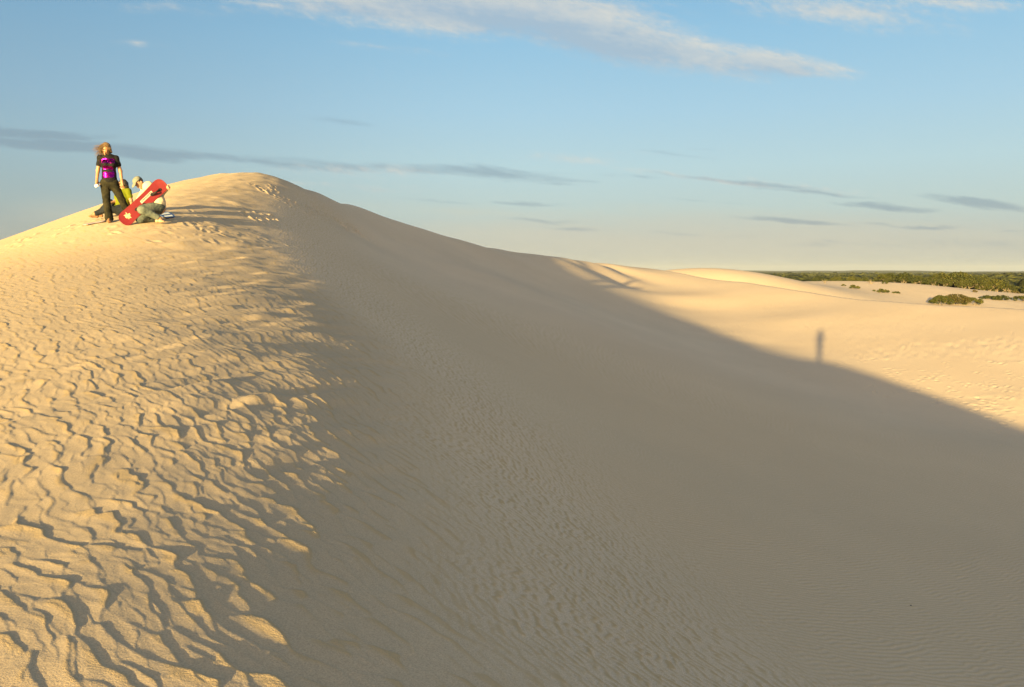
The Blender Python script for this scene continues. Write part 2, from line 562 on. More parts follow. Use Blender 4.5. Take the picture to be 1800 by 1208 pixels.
PLATE = plate_tile()
RIP = ripple_tile()
RIP_FINE = ripple_tile(n=320, b=1.5, D=0.15, steps=220, seed=4)
CR = np.array(CREST)
CR_O = np.argsort(CR[:, 1])


def crest_side(x, y):
    """metres to the lee (right) of the crest line"""
    return (x - np.interp(y, CR[CR_O, 1], CR[CR_O, 0])) * 0.93


def frame(x, y, ang):
    c, s = math.cos(ang), math.sin(ang)
    return x * c + y * s, -x * s + y * c


def sand_detail(x, y):
    """height of ripples, hollows and footprints over the dune's large shape; and where coarse tan grains gather"""
    r = np.hypot(x, y)
    s = crest_side(x, y)
    wn = vnoise(x / 0.9 + 40, y / 0.9, 1)
    wn2 = vnoise(x / 2.7 + 9, y / 2.7 + 5, 2)
    lee = smooth01(0.0, 1.15, s + 0.12 * wn + 0.1 * wn2)        # 0 on the windward side, 1 in the lee
    deep = smooth01(1.4, 3.4, s + 0.25 * wn2)                     # the fine, straight ripples of the hollow
    # windward terraces
    u, v = frame(x, y, R(44))
    u = u + 0.05 * wn + 0.12 * wn2; v = v + 0.06 * vnoise(x / 1.1, y / 1.1 + 30, 3)
    A = 0.92 * sample(PLATE, u / 3.5, v / 4.6) + 0.3 * sample(PLATE, u / 2.1 + .4, v / 2.8 + .3) + 0.14 * sample(RIP, u / 2.7 + .2, v / 2.2)
    A2 = sample(RIP, u / 2.05 + .3, v / 2.05)
    calm = smooth01(-2.2, 0.6, vnoise(x / 3.1 + 3, y / 3.1, 6))
    upper = 1 - 0.4 * smooth01(5.0, 10.0, y - 0.25 * x) - 0.3 * smooth01(11.0, 18.0, y - 0.25 * x)
    left = 1 - 0.55 * smooth01(3.2, 8.5, -x - 0.28 * y)
    ampA = 0.0020 * (0.74 + 0.26 * smooth01(3.0, 7.0, r)) * (0.6 + 0.4 * calm) * upper * left
    # meandering ripples just over the crest
    w3 = vnoise(x / 0.33 + 11, y / 0.33, 21)
    u2, v2 = frame(x + 0.05 * wn + 0.016 * w3, y + 0.08 * wn2, R(27))
    B = 0.72 * sample(RIP, u2 / 2.1, v2 / 1.0) + 0.5 * sample(PLATE, u2 / 2.6 + .37, v2 / 2.0)
    # fine ripples across the hollow
    u3, v3 = frame(x + 0.10 * wn2, y + 0.16 * wn2, R(118) + 0 * x[0])
    C = sample(RIP_FINE, u3 / 1.85, v3 / 1.85)
    fade = 1 - smooth01(24, 40, r)
    fadeC = 1 - smooth01(16, 30, r)
    h = fade * (ampA * (1 - lee) * (A + 0.06 * A2) + 0.0026 * lee * (1 - deep) * B + 0.0021 * lee * deep * fadeC * C)
    # soft decimetre hollows, strongest along the crest, where they throw long shadows
    crestband = np.exp(-((s + 0.9) / 1.5) ** 2) * smooth01(2.5, 7, y)
    hu, hv = frame(x, y, R(68.7))           # along and across the light
    hollow = vnoise(hu / 1.1, hv / 0.24, 11) * 0.5 + vnoise(hu / 0.5 + 7, hv / 0.13, 12) * 0.5 + vnoise(hu / 2.6, hv / 0.7, 13) * 0.3
    h = h + (0.003 + 0.02 * crestband) * hollow * (1 - lee) * (1 - smooth01(40, 60, r))
    # wide, barely seen swells everywhere
    h = h + 0.012 * vnoise(x / 4.7, y / 4.7, 14) * smooth01(1.5, 6, s) * (1 - smooth01(16, 30, r))
    # the sunlit flat beyond the hollow: small wind-pitted texture, rougher in one old patch
    rough = smooth01(18, 26, y) * smooth01(8, 13, x + 0.25 * (y - 30)) * (1 - smooth01(60, 80, r))
    pq_ = np.exp(-((x - 20) / 8.0) ** 2 - ((y - 33.5) / 1.7) ** 2)
    h = h + rough * (0.0035 + 0.006 * pq_) * (vnoise(hu / 0.45, hv / 0.2, 15) + 0.6 * vnoise(hu / 0.22, hv / 0.12, 16)) * smooth01(-0.6, 0.8, vnoise(x / 3.3, y / 2.1, 17) + pq_ * 2)
    h = h + prints(x, y)
    coarse = fade * ((1 - lee) * (0.3 + 0.7 * smooth01(0.2, 1.7, A)) + lee * (1 - deep) * 1.15 * smooth01(-0.7, 1.6, B) + lee * deep * fadeC * (0.22 + 0.5 * smooth01(-0.5, 1.4, C)))
    return h, coarse


# footprints: short hollows with a pushed-up rim
def lay_prints():
    rng = np.random.default_rng(15)
    P = []
    def add(px, py, Y, n, sx, sy, size=.12, depth=.011):
        c = at(px, py, Y)
        for k in range(n):
            P.append((c[0] + rng.normal(0, sx), c[1] + rng.normal(0, sy), rng.uniform(0, 3.14), size * rng.uniform(.7, 1.2), depth * rng.uniform(.5, 1.2)))
    add(230, 385, 16.7, 60, 1.3, .9)
    add(330, 375, 17.6, 46, .8, .9)
    add(120, 405, 17.5, 26, 1.3, .8, .12, .03)
    # a track over the crest and down the lee side of the summit
    def march(px, py):
        d = ray(px, py); d = d / d[1]
        Yv = np.linspace(12, 60, 900)
        k = np.nonzero(dune(d[0] * Yv, Yv) > d[2] * Yv)[0]
        return Yv[k[0]] if len(k) else 30.0
    for px, py, n in [(478, 340, 5), (500, 352, 5), (512, 358, 5), (530, 366, 7), (550, 374, 10), (575, 384, 13), (595, 392, 15), (612, 402, 12), (628, 411, 8), (455, 380, 8), (465, 395, 6), (470, 330, 4)]:
        add(px, py, march(px, py), n, .28, .5, .13, .05)
    # old trampling on the sunlit ground below the shadow's edge
    for px, py, Y, n in [(1560, 655, 30.5, 40), (1660, 690, 27.0, 50), (1740, 720, 24.7, 60), (1790, 745, 22.6, 50), (1480, 620, 35, 30), (1790, 690, 25.8, 30), (1350, 590, 41.5, 16), (1250, 555, 50, 16), (1000, 460, 60, 14), (1700, 640, 34.5, 30)]:
        add(px, py, Y, n, 2.6, 2.4, .13, .02)
    return np.array(P)


PRINTS = lay_prints()


def prints(x, y):
    h = np.zeros_like(x)
    for (cx, cy, a, s, d) in PRINTS:
        m = np.nonzero((np.abs(x - cx) < 3.2 * s) & (np.abs(y - cy) < 3.2 * s))[0]
        if len(m) == 0: continue
        u, v = frame(x[m] - cx, y[m] - cy, a)
        q = (u / s) ** 2 + (v / (.62 * s)) ** 2
        h[m] += d * (-np.exp(-q * 1.6) + .55 * np.exp(-((np.sqrt(q) - 1.25) / .42) ** 2) * (1 + .5 * np.sin(2 * np.arctan2(v, u) + cx)))
    return h


# ------------------------------------------------------------------ sand grid
QUICK = 1.0                     # density of the sand grid
az = np.concatenate([np.linspace(-180, -46, 60, endpoint=False), np.linspace(-46, -37, 80, endpoint=False), np.linspace(-37, 37, int(1360 * QUICK), endpoint=False),
                     np.linspace(37, 46, 80, endpoint=False), np.linspace(46, 180, 60, endpoint=False)])


def geo(a, b, s):
    n = int(math.log(b / a) / s)
    return a * (b / a) ** (np.arange(n) / n)


rad = np.concatenate([geo(0.3, 2.2, 0.03), geo(2.2, 36, 0.003 / QUICK), geo(36, 320, 0.008 / QUICK), geo(320, 30000, 0.04), [30000.0]])
NA, NR = len(az), len(rad)
AZ, RD = np.meshgrid(np.radians(az), rad, indexing='xy')   # rows = radius
X = RD * np.sin(AZ); Y = RD * np.cos(AZ)
Z = dune(X, Y)
DET, COARSE = np.zeros(X.size), np.zeros(X.size)
xr, yr = X.ravel(), Y.ravel()
near = np.nonzero(RD.ravel() < 130)[0]
for c in np.array_split(near, 24):
    DET[c], COARSE[c] = sand_detail(xr[c], yr[c])
sd = crest_side(xr, yr)
WINDW = (1 - smooth01(-0.4, 0.9, sd)) * (1 - smooth01(45, 60, np.hypot(xr, yr)))
Z = Z + DET.reshape(Z.shape)
i0 = np.arange((NR - 1) * NA).reshape(NR - 1, NA)
j = (np.arange(NA) + 1) % NA
quads = np.stack([i0, i0 + NA, i0[:, j] + NA, i0[:, j]], -1).reshape(-1, 4)
verts = np.stack([X, Y, Z], -1).reshape(-1, 3)
sand_m = Mat("sand", (0.62, 0.54, 0.42), 0.95)
sand_m.b.inputs["Specular IOR Level"].default_value = 0.1
at_ = sand_m.n('ShaderNodeAttribute', attribute_name="coarse_grain")
grain = sand_m.noise(150.0, 3, 0.7)
patch = sand_m.ramp(sand_m.noise(0.16, 5, 0.6), [(0.3, (0, 0, 0)), (0.7, (1, 1, 1))])
wind = sand_m.n('ShaderNodeAttribute', attribute_name='windward').outputs['Fac']
fine = sand_m.mix(patch, (0.57, 0.435, 0.32), (0.64, 0.492, 0.363))
fine = sand_m.mix(sand_m.math('MULTIPLY', wind, 0.75), fine, (0.415, 0.322, 0.235))
fine = sand_m.mix(sand_m.ramp(grain, [(0.38, (0, 0, 0)), (0.62, (1, 1, 1))]), sand_m.mix(1.0, fine, (0.80, 0.79, 0.77), 'MULTIPLY'), sand_m.mix(1.0, fine, (1.13, 1.13, 1.12), 'MULTIPLY'))
cg = sand_m.math('MULTIPLY', at_.outputs['Fac'], sand_m.math('MULTIPLY_ADD', grain, 1.6, -0.15, clamp=True))
sand_m.color(sand_m.mix(cg, fine, (0.44, 0.305, 0.155)))
gb = sand_m.math('ADD', sand_m.noise(95.0, 3, 0.7), sand_m.math('MULTIPLY', grain, 0.5))
bn = sand_m.n('ShaderNodeBump'); bn.inputs['Distance'].default_value = 0.005
sand_m.l(gb, bn.inputs['Height'])
sand_m.l(sand_m.math('MULTIPLY_ADD', at_.outputs['Fac'], 0.35, 0.2), bn.inputs['Strength'])
sand_m.l(bn.outputs[0], sand_m.b.inputs['Normal'])
ground = mesh_np("sand_ground", verts, quads, sand_m.m, attrs={"coarse_grain": COARSE, "windward": WINDW})
tag(ground, kind="structure")


def gz(x, y):
    """height of the finished sand at one point"""
    xa = np.array([float(x)]); ya = np.array([float(y)])
    z = dune(xa, ya)
    if math.hypot(x, y) < 130:
        z = z + sand_detail(xa, ya)[0]
    return float(z[0])


def empty(name, loc, rz=0.0, parent=None):
    o = bpy.data.objects.new(name, None)
    o.location = loc
    o.rotation_euler = (0, 0, rz)
    COL.objects.link(o)
    if parent: o.parent = parent
    return o


# ------------------------------------------------------------------ far country
def far_country():
    # low wooded hills along the horizon
    rng = np.random.default_rng(5)
    azs = np.radians(np.linspace(-60, 75, 240)); rs = np.geomspace(2300, 9000, 40)
    A, Rr = np.meshgrid(azs, rs)
    x = Rr * np.sin(A); y = Rr * np.cos(A)
    t = np.log(Rr / 2300) / math.log(9000 / 2300)
    h = 17 * (0.5 + 0.5 * np.tanh(1.3 * vnoise(x / 1500 + 3, y / 2400 + 1, 31))) + 7 * vnoise(x / 420, y / 900, 32) * smooth01(0, .3, t) + 1.6 * vnoise(x / 90, y / 260, 33)
    ridge = 12 * np.exp(-((A - math.radians(17.5)) / .055) ** 2) * smooth01(.55, .9, t)
    z = -10 + (h * 0.8 + ridge) * smooth01(0.0, 0.35, t) * (1 - 0.75 * smooth01(.88, 1.0, t))
    n0, n1 = x.shape
    i = np.arange((n0 - 1) * n1).reshape(n0 - 1, n1)[:, :-1]
    q = np.stack([i, i + n1, i + n1 + 1, i + 1], -1).reshape(-1, 4)
    m = Mat("wooded_hillside", (0.06, 0.065, 0.03), 1.0)
    m.b.inputs["Specular IOR Level"].default_value = 0.0
    f = m.noise(0.02, 6, 0.6)
    m.color(m.ramp(f, [(0.3, (0.055, 0.06, 0.032)), (0.7, (0.11, 0.105, 0.055))]))  # greens lightened, putting some of the distance haze into the colour
    m.bump(m.noise(0.06, 4, .6), 6.0, 1.0)
    o = mesh_np("hills", np.stack([x, y, z], -1).reshape(-1, 3), q, m.m)
    tag(o, kind="structure")

    # the heath between the sand and the hills, one mass of low crowns
    bm = bmesh.new()
    bmesh.ops.create_icosphere(bm, subdivisions=2, radius=1.0)
    bv = np.array([v.co[:] for v in bm.verts]); bf = np.array([[v.index for v in f.verts] for f in bm.faces]); bm.free()
    V, Fc, base = [], [], 0
    n = 9000
    rr = np.exp(rng.uniform(math.log(300), math.log(3300), n)); aa = np.radians(rng.uniform(2, 46, n))
    for k in range(n):
        r, a = rr[k], aa[k]
        gx, gy = r * math.sin(a), r * math.cos(a)
        zz = -6.3 - 1.7 * float(smooth01(200, 380, r))
        s = rng.uniform(2.2, 4.2) * (1 + r / 1500)
        vv = bv * (1 + 0.22 * rng.normal(0, 1, (len(bv), 1)))
        hgt = rng.uniform(1.5, 3.0) * (1 + 0.2 * math.sin(gx / 60) + 0.25 * math.sin(gy / 90 + 1))
        V.append(vv * np.array([s, s, hgt]) + np.array([gx, gy, zz + hgt * 0.6])); Fc.append(bf + base); base += len(bv)
    m = Mat("heath_foliage", (0.05, 0.052, 0.016), 0.9)
    m.b.inputs["Specular IOR Level"].default_value = 0.1
    f = m.noise(0.35, 5, 0.65)
    m.color(m.ramp(f, [(0.32, (0.02, 0.024, 0.007)), (0.52, (0.045, 0.048, 0.012)), (0.72, (0.07, 0.064, 0.018))]))
    m.bump(m.noise(2.2, 3, 0.6), 0.6, 1.0)
    o = mesh_np("heath_woodland", np.concatenate(V), np.concatenate(Fc), m.m, smooth=False)
    tag(o, "distant green heath and low woodland between the sand and the hills", "woodland", kind="stuff")


far_country()


# ------------------------------------------------------------------ scrub trees and bushes
def leaf_mat(name, a, b, c):
    m = Mat(name, a, 0.7)
    m.b.inputs["Specular IOR Level"].default_value = 0.2
    f = m.noise(1.3, 3, 0.6)
    g = m.n('ShaderNodeObjectInfo').outputs['Random']
    col = m.ramp(f, [(0.3, a), (0.5, b), (0.72, c)])
    hs = m.n('ShaderNodeHueSaturation')
    m.l(col, hs.inputs['Color']); m.l(m.math('MULTIPLY_ADD', g, 0.5, 0.75), hs.inputs['Value'])
    m.l(m.math('MULTIPLY_ADD', g, -0.03, 0.515), hs.inputs['Hue'])
    m.color(hs.outputs[0])
    return m.m


LEAF = leaf_mat("scrub_leaves", (0.012, 0.017, 0.003), (0.031, 0.034, 0.005), (0.062, 0.057, 0.010))
LEAF_DRY = leaf_mat("dry_leaves", (0.022, 0.020, 0.005), (0.048, 0.038, 0.009), (0.08, 0.058, 0.016))
BARK = Mat("bark", (0.13, 0.095, 0.06), 0.9)
BARK.color(BARK.ramp(BARK.noise(9.0, 4, 0.6), [(0.3, (0.08, 0.055, 0.035)), (0.7, (0.22, 0.17, 0.12))]))
BARK = BARK.m


def tube(V, Fc, pts, radii, sides=6):
    base = sum(len(v) for v in V)
    P = np.array(pts, float)
    ring = []
    for i in range(len(P)):
        d = P[min(i + 1, len(P) - 1)] - P[max(i - 1, 0)]
        d = d / (np.linalg.norm(d) + 1e-9)
        a = np.cross(d, [0.31, 0.95, 0.07]); a /= np.linalg.norm(a) + 1e-9
        b = np.cross(d, a)
        ang = np.arange(sides) / sides * 2 * math.pi
        ring.append(P[i] + radii[i] * (np.cos(ang)[:, None] * a + np.sin(ang)[:, None] * b))
    V.append(np.concatenate(ring))
    for i in range(len(P) - 1):
        for k in range(sides):
            k2 = (k + 1) % sides
            Fc.append([base + i * sides + k, base + i * sides + k2, base + (i + 1) * sides + k2, base + (i + 1) * sides + k])


def leaves(centres, spread, per, size, rng, flat=0.7):
    n = len(centres) * per
    c = np.repeat(np.array(centres), per, 0)
    p = rng.normal(0, 1, (n, 3))
    p /= np.linalg.norm(p, axis=1)[:, None] + 1e-9
    p *= rng.uniform(0.35, 1.0, (n, 1)) ** 0.6
    sp = np.repeat(np.array(spread), per)[:, None] * np.array([1, 1, flat])
    c = c + p * sp
    a = rng.normal(0, 1, (n, 3)); a /= np.linalg.norm(a, axis=1)[:, None]
    b = np.cross(a, rng.normal(0, 1, (n, 3))); b /= np.linalg.norm(b, axis=1)[:, None]
    s = rng.uniform(0.6, 1.25, (n, 1)) * size
    q = np.stack([c - a * s, c + b * s * 0.45 - a * s * .1, c + a * s, c - b * s * 0.45 - a * s * .1], 1).reshape(-1, 3)
    return q, np.arange(n * 4).reshape(n, 4)


def make_plant(name, w, h, seed, trunks=3, clumps=34, per=46, leaf=0.15, base=0.28, mat=None, dome=1.0):
    """a thing with trunk and crown, its base at the origin"""
    rng = np.random.default_rng(seed)
    root = empty(name, (0, 0, 0))
    cs, sp = [], []
    for k in range(clumps):
        a = rng.uniform(0, 2 * math.pi); rr = math.sqrt(rng.uniform(0, 1))
        top = math.sqrt(max(0.0, 1 - (rr * .96) ** 2)) ** dome
        zz = base + (1 - base) * top * rng.uniform(0.35, 0.93) if k % 3 else base + (1 - base) * top * 0.88
        cs.append((rr * math.cos(a) * w * .43, rr * math.sin(a) * w * .43, zz * h - 0.1 * h))
        sp.append(rng.uniform(.10, .19) * (w + h) * .5)
    V, Fc = [], []
    for t in range(trunks):
        tgt = np.array(cs[t * 3 % len(cs)])
        b0 = np.array([rng.normal(0, .05) * w, rng.normal(0, .05) * w, -0.12 * min(1.0, h)])
        mid = b0 * .5 + tgt * .5 + np.array([rng.normal(0, .06) * w, rng.normal(0, .06) * w, -.05 * h])
        r0 = 0.035 * h * rng.uniform(.7, 1.2)
        tube(V, Fc, [b0, b0 * .7 + mid * .3, mid, tgt], [r0, r0 * .8, r0 * .6, r0 * .25])
        for q in range(2):
            t2 = np.array(cs[rng.integers(len(cs))])
            tube(V, Fc, [mid, mid * .5 + t2 * .5 + np.array([0, 0, .03 * h]), t2], [r0 * .5, r0 * .35, r0 * .15], 5)
    mesh_np("trunk", np.concatenate(V), Fc, BARK, root)
    q, f = leaves(cs, sp, per, leaf, rng)
    q[:, 2] = np.maximum(q[:, 2], 0.02)
    mesh_np("crown", q, f, mat or LEAF, root, smooth=False)
    return root


def copy_thing(o):
    c = o.copy(); COL.objects.link(c)
    for ch in list(o.children):
        d = ch.copy(); COL.objects.link(d); d.parent = c
    return c


def px_x(px, Y):
    return at(px, 500, Y)[0]


rng = np.random.default_rng(77)
protos = [make_plant("scrub_tree", 5.2, 3.9, 100 + k, trunks=4, clumps=46, per=60, leaf=0.17, base=.22 + .05 * (k % 3)) for k in range(5)]
spots = []
# the tall clump behind the sand, then the belt running left and right of it
for px, Y, s in [(1652, 192, .95), (1668, 196, 1.08), (1684, 191, 1.0), (1699, 197, 1.12), (1712, 190, .9), (1725, 195, 1.0), (1738, 193, .97), (1752, 196, .92), (1676, 205, 1.15), (1705, 207, 1.1), (1745, 206, .95), (1660, 187, .6), (1692, 186, .55), (1730, 187, .55)]:
    spots.append((px, Y + 4, s * 1.18))
for k in range(26):
    spots.append((1545 + k * 4.6 + rng.uniform(-2, 2), rng.uniform(188, 214), rng.uniform(.55, .8)))
for k in range(30):
    spots.append((1440 + k * 6.2 + rng.uniform(-3, 3), rng.uniform(225, 270), rng.uniform(.7, 1.0)))
for k in range(26):
    spots.append((1765 + k * 6.5 + rng.uniform(-3, 3), rng.uniform(206, 250), rng.uniform(.6, .85)))
for k in range(36):
    spots.append((1385 + k * 14 + rng.uniform(-6, 6), rng.uniform(265, 310), rng.uniform(.75, 1.05)))
for k, (px, Y, s) in enumerate(spots):
    o = protos[k % 5] if k < 5 else copy_thing(protos[k % 5])
    x = px_x(px, Y)
    o.location = (x, Y, gz(x, Y) - 0.1)
    o.rotation_euler = (0, 0, rng.uniform(0, 6.28))
    o.scale = (s * rng.uniform(.9, 1.2), s * rng.uniform(.9, 1.2), s * rng.uniform(.9, 1.08))
    tag(o, "low green scrub tree in the dense belt behind the far sand", "tree", "scrub trees in the belt behind the far sand")


def hit(px, py, Y0=100.0, Y1=300.0):
    """where the sight line through a pixel meets the far sand"""
    d = ray(px, py); d = d / d[1]
    Y = np.linspace(Y0, Y1, 800)
    z = dune(d[0] * Y, Y)
    k = np.nonzero(z >= d[2] * Y)[0]
    k = k[0] if len(k) else np.argmax(z / Y - d[2])
    return d[0] * Y[k], Y[k], z[k]


def bush(px, py, wpx, hpx, seed, label, mat=None, name="bush", leaf=0.12, clumps=26, per=60, sink=0.05, dome=.8, Y0=100.0):
    x, y, z = hit(px, py, Y0)
    o = make_plant(name, wpx * y / F, hpx * y / F, seed, trunks=3, clumps=clumps, per=per, leaf=leaf, base=.15, mat=mat, dome=dome)
    o.location = (x, y, z - sink)
    o.rotation_euler = (0, 0, seed)
    tag(o, label, "bush", "bushes on the far sand")
    return o


# the big bush whose foot is hidden by the near crest: two dark flanks and an olive-brown middle
bush(1653, 537, 40, 20, 201, "dark green bush at the left end of the largest clump on the far sand", clumps=40, per=110)
bush(1680, 536, 44, 22, 202, "olive brown bush in the middle of the largest clump on the far sand", mat=LEAF_DRY, clumps=40, per=110)
bush(1708, 536, 40, 15, 203, "dark green bush at the right end of the largest clump on the far sand", clumps=36, per=110)
bush(1738, 526, 36, 7, 204, "flat green bush just right of the largest clump on the far sand", clumps=24, per=80)
bush(1760, 528, 36, 9, 205, "low rounded green bush between the flat bush and the picture's right edge", clumps=24, per=80)
bush(1797, 530, 34, 12, 206, "green bush cut by the right edge of the photo", clumps=24, per=80)
bush(1503, 508, 20, 9, 207, "small rounded dark bush on the slope of the pale far dune", clumps=18)
bush(1548, 514, 32, 6, 208, "low spreading bush at the foot of the pale far dune", clumps=20)
bush(1575, 516, 14, 4, 209, "smallest low bush right of the spreading bush on the far sand", clumps=10)
bush(1483, 503, 8, 4, 210, "tiny bush uphill of the small rounded bush on the far dune", clumps=8)
bush(1556, 499, 14, 7, 211, "small bush in front of the tree belt on the upper far sand", clumps=12)
bush(1713, 514, 9, 5, 212, "tiny dark bush in a sandy notch below the tallest trees", mat=LEAF_DRY, clumps=8)
bush(1786, 516, 14, 6, 213, "small brown bush below the tree belt near the right edge", mat=LEAF_DRY, clumps=10)


def dead_branch(px, Y, seed, s, label):
    rng = np.random.default_rng(seed)
    V, Fc = [], []
    for k in range(7):
        a = rng.uniform(-1.2, 1.2); l = s * rng.uniform(.5, 1.1)
        e = np.array([math.sin(a) * l, rng.normal(0, .2) * l, math.cos(a) * l * .7])
        tube(V, Fc, [(0, 0, -.1), e * .45 + rng.normal(0, .06, 3) * s, e], [.05 * s, .035 * s, .012 * s], 5)
    o = mesh_np("dead_shrub", np.concatenate(V), Fc, BARK)
    x, y, z = hit(px, Y)
    o.location = (x, y, z)
    tag(o, label, "shrub")


dead_branch(1531, 499, 1, 1.5, "bare brown dead shrub on the upper far sand left of a small green bush")
dead_branch(1451, 498, 2, 1.3, "bare brown dead shrub on the crest line of the pale far dune")


# ------------------------------------------------------------------ people: one smooth skin grown round a skeleton
def sdf_grid(prims, h, pad=0.05):
    """signed distance of blended tapered limbs ('c', a, b, ra, rb, k[, squash]) and ellipsoids ('e', c, radii, k[, 3x3 rot])"""
    lo = np.full(3, 1e9); hi = -lo
    for p in prims:
        if p[0] == 'c':
            for c, r in ((p[1], p[3]), (p[2], p[4])):
                lo = np.minimum(lo, np.array(c) - r); hi = np.maximum(hi, np.array(c) + r)
        else:
            r = max(p[2]); lo = np.minimum(lo, np.array(p[1]) - r); hi = np.maximum(hi, np.array(p[1]) + r)
    lo = lo - pad; hi = hi + pad
    n = np.ceil((hi - lo) / h).astype(int) + 1
    D = np.full(n, 10.0)
    ax = [lo[i] + h * np.arange(n[i]) for i in range(3)]
    for p in prims:
        k = p[5] if p[0] == 'c' else p[3]
        m = k + 3 * h
        if p[0] == 'c':
            a = np.array(p[1], float); b = np.array(p[2], float); rr = max(p[3], p[4])
            l2 = np.minimum(a, b) - rr - m; h2 = np.maximum(a, b) + rr + m
        else:
            c = np.array(p[1], float); rr = max(p[2]); l2 = c - rr - m; h2 = c + rr + m
        i0 = np.clip(np.floor((l2 - lo) / h).astype(int), 0, n); i1 = np.clip(np.ceil((h2 - lo) / h).astype(int) + 1, 0, n)
        sl = tuple(slice(i0[i], i1[i]) for i in range(3))
        x = ax[0][sl[0]][:, None, None]; y = ax[1][sl[1]][None, :, None]; z = ax[2][sl[2]][None, None, :]
        if p[0] == 'c':
            sq = p[6] if len(p) > 6 else 1.0        # >1 flattens front to back
            d = b - a
            L2 = (d ** 2).sum() + 1e-12
            t = np.clip(((x - a[0]) * d[0] + (y - a[1]) * d[1] + (z - a[2]) * d[2]) / L2, 0, 1)
            q = np.sqrt((x - a[0] - t * d[0]) ** 2 + ((y - a[1] - t * d[1]) * sq) ** 2 + (z - a[2] - t * d[2]) ** 2)
            s = q - (p[3] + t * (p[4] - p[3]))
        else:
            q = np.stack(np.broadcast_arrays(x - c[0], y - c[1], z - c[2]), -1)
            if len(p) > 4: q = q @ np.array(p[4])
            r = np.array(p[2])
            k0 = np.sqrt(((q / r) ** 2).sum(-1)); k1 = np.sqrt(((q / r ** 2) ** 2).sum(-1)) + 1e-9
            s = k0 * (k0 - 1) / k1
        o = D[sl]
        if k > 0:
            hh = np.clip(0.5 + 0.5 * (o - s) / k, 0, 1)
            D[sl] = o * (1 - hh) + s * hh - k * hh * (1 - hh)
        else:
            D[sl] = np.minimum(o, s)
    return D, lo, ax


def surface(D, lo, h):
    """surface nets"""
    S = D < 0
    c = [S[i:S.shape[0] - 1 + i, j:S.shape[1] - 1 + j, k:S.shape[2] - 1 + k] for i in (0, 1) for j in (0, 1) for k in (0, 1)]
    cnt = sum(q.astype(np.int8) for q in c)
    mask = (cnt > 0) & (cnt < 8)
    I = np.argwhere(mask)
    idx = np.full(mask.shape, -1, np.int64); idx[tuple(I.T)] = np.arange(len(I))
    corner = np.array([[i, j, k] for i in (0, 1) for j in (0, 1) for k in (0, 1)])
    acc = np.zeros((len(I), 3)); w = np.zeros((len(I), 1))
    for a in range(8):
        for b in range(a + 1, 8):
            if np.abs(corner[a] - corner[b]).sum() != 1: continue
            pa = I + corner[a]; pb = I + corner[b]
            da = D[tuple(pa.T)]; db = D[tuple(pb.T)]
            x = (da < 0) != (db < 0)
            t = np.where(x, da / np.where(x, da - db, 1), 0)[:, None]
            acc += np.where(x[:, None], corner[a] + t * (corner[b] - corner[a]), 0); w += x[:, None]
    V = lo + h * (I + acc / w)
    F_ = []
    for ax_ in range(3):
        o1, o2 = [(1, 2), (2, 0), (0, 1)][ax_]
        sl0 = [slice(None)] * 3; sl1 = [slice(None)] * 3
        sl0[ax_] = slice(0, -1); sl1[ax_] = slice(1, None)
        a = S[tuple(sl0)]; b = S[tuple(sl1)]
        E_ = np.argwhere(a != b)
        E_ = E_[(E_[:, o1] > 0) & (E_[:, o2] > 0) & (E_[:, o1] < S.shape[o1] - 1) & (E_[:, o2] < S.shape[o2] - 1)]
        e1 = np.zeros(3, int); e1[o1] = 1; e2 = np.zeros(3, int); e2[o2] = 1
        q = np.stack([idx[tuple((E_ - e1 - e2).T)], idx[tuple((E_ - e2).T)], idx[tuple(E_.T)], idx[tuple((E_ - e1).T)]], -1)
        flip = ~a[tuple(E_.T)]
        q[flip] = q[flip][:, ::-1]
        F_.append(q)
    return V, np.concatenate(F_)


def grow(name, prims, mat, parent, h=0.009, cuts=(), wob=0.0, seed=0, shell=None):
    """mesh of a blended shape; cuts are (point, outward normal) planes that end it cleanly"""
    D, lo, ax = sdf_grid(prims, h)
    if wob:
        x, y, z = np.meshgrid(ax[0], ax[1], ax[2], indexing='ij')
        D = D + wob * (vnoise(x / .05 + y / .09 + seed, z / .045 + y / .08, seed + 40) + .7 * vnoise(x / .023 + seed, z / .03 - y / .03, seed + 41))
    for pt, nn in cuts:
        nn = np.array(nn, float); nn /= np.linalg.norm(nn)
        pl = (ax[0][:, None, None] - pt[0]) * nn[0] + (ax[1][None, :, None] - pt[1]) * nn[1] + (ax[2][None, None, :] - pt[2]) * nn[2]
        D = np.maximum(D, pl)
    V, Q = surface(D, lo, h)
    return mesh_np(name, V, Q, mat, parent)


def lerp(a, b, t):
    return tuple(np.array(a) * (1 - t) + np.array(b) * t)


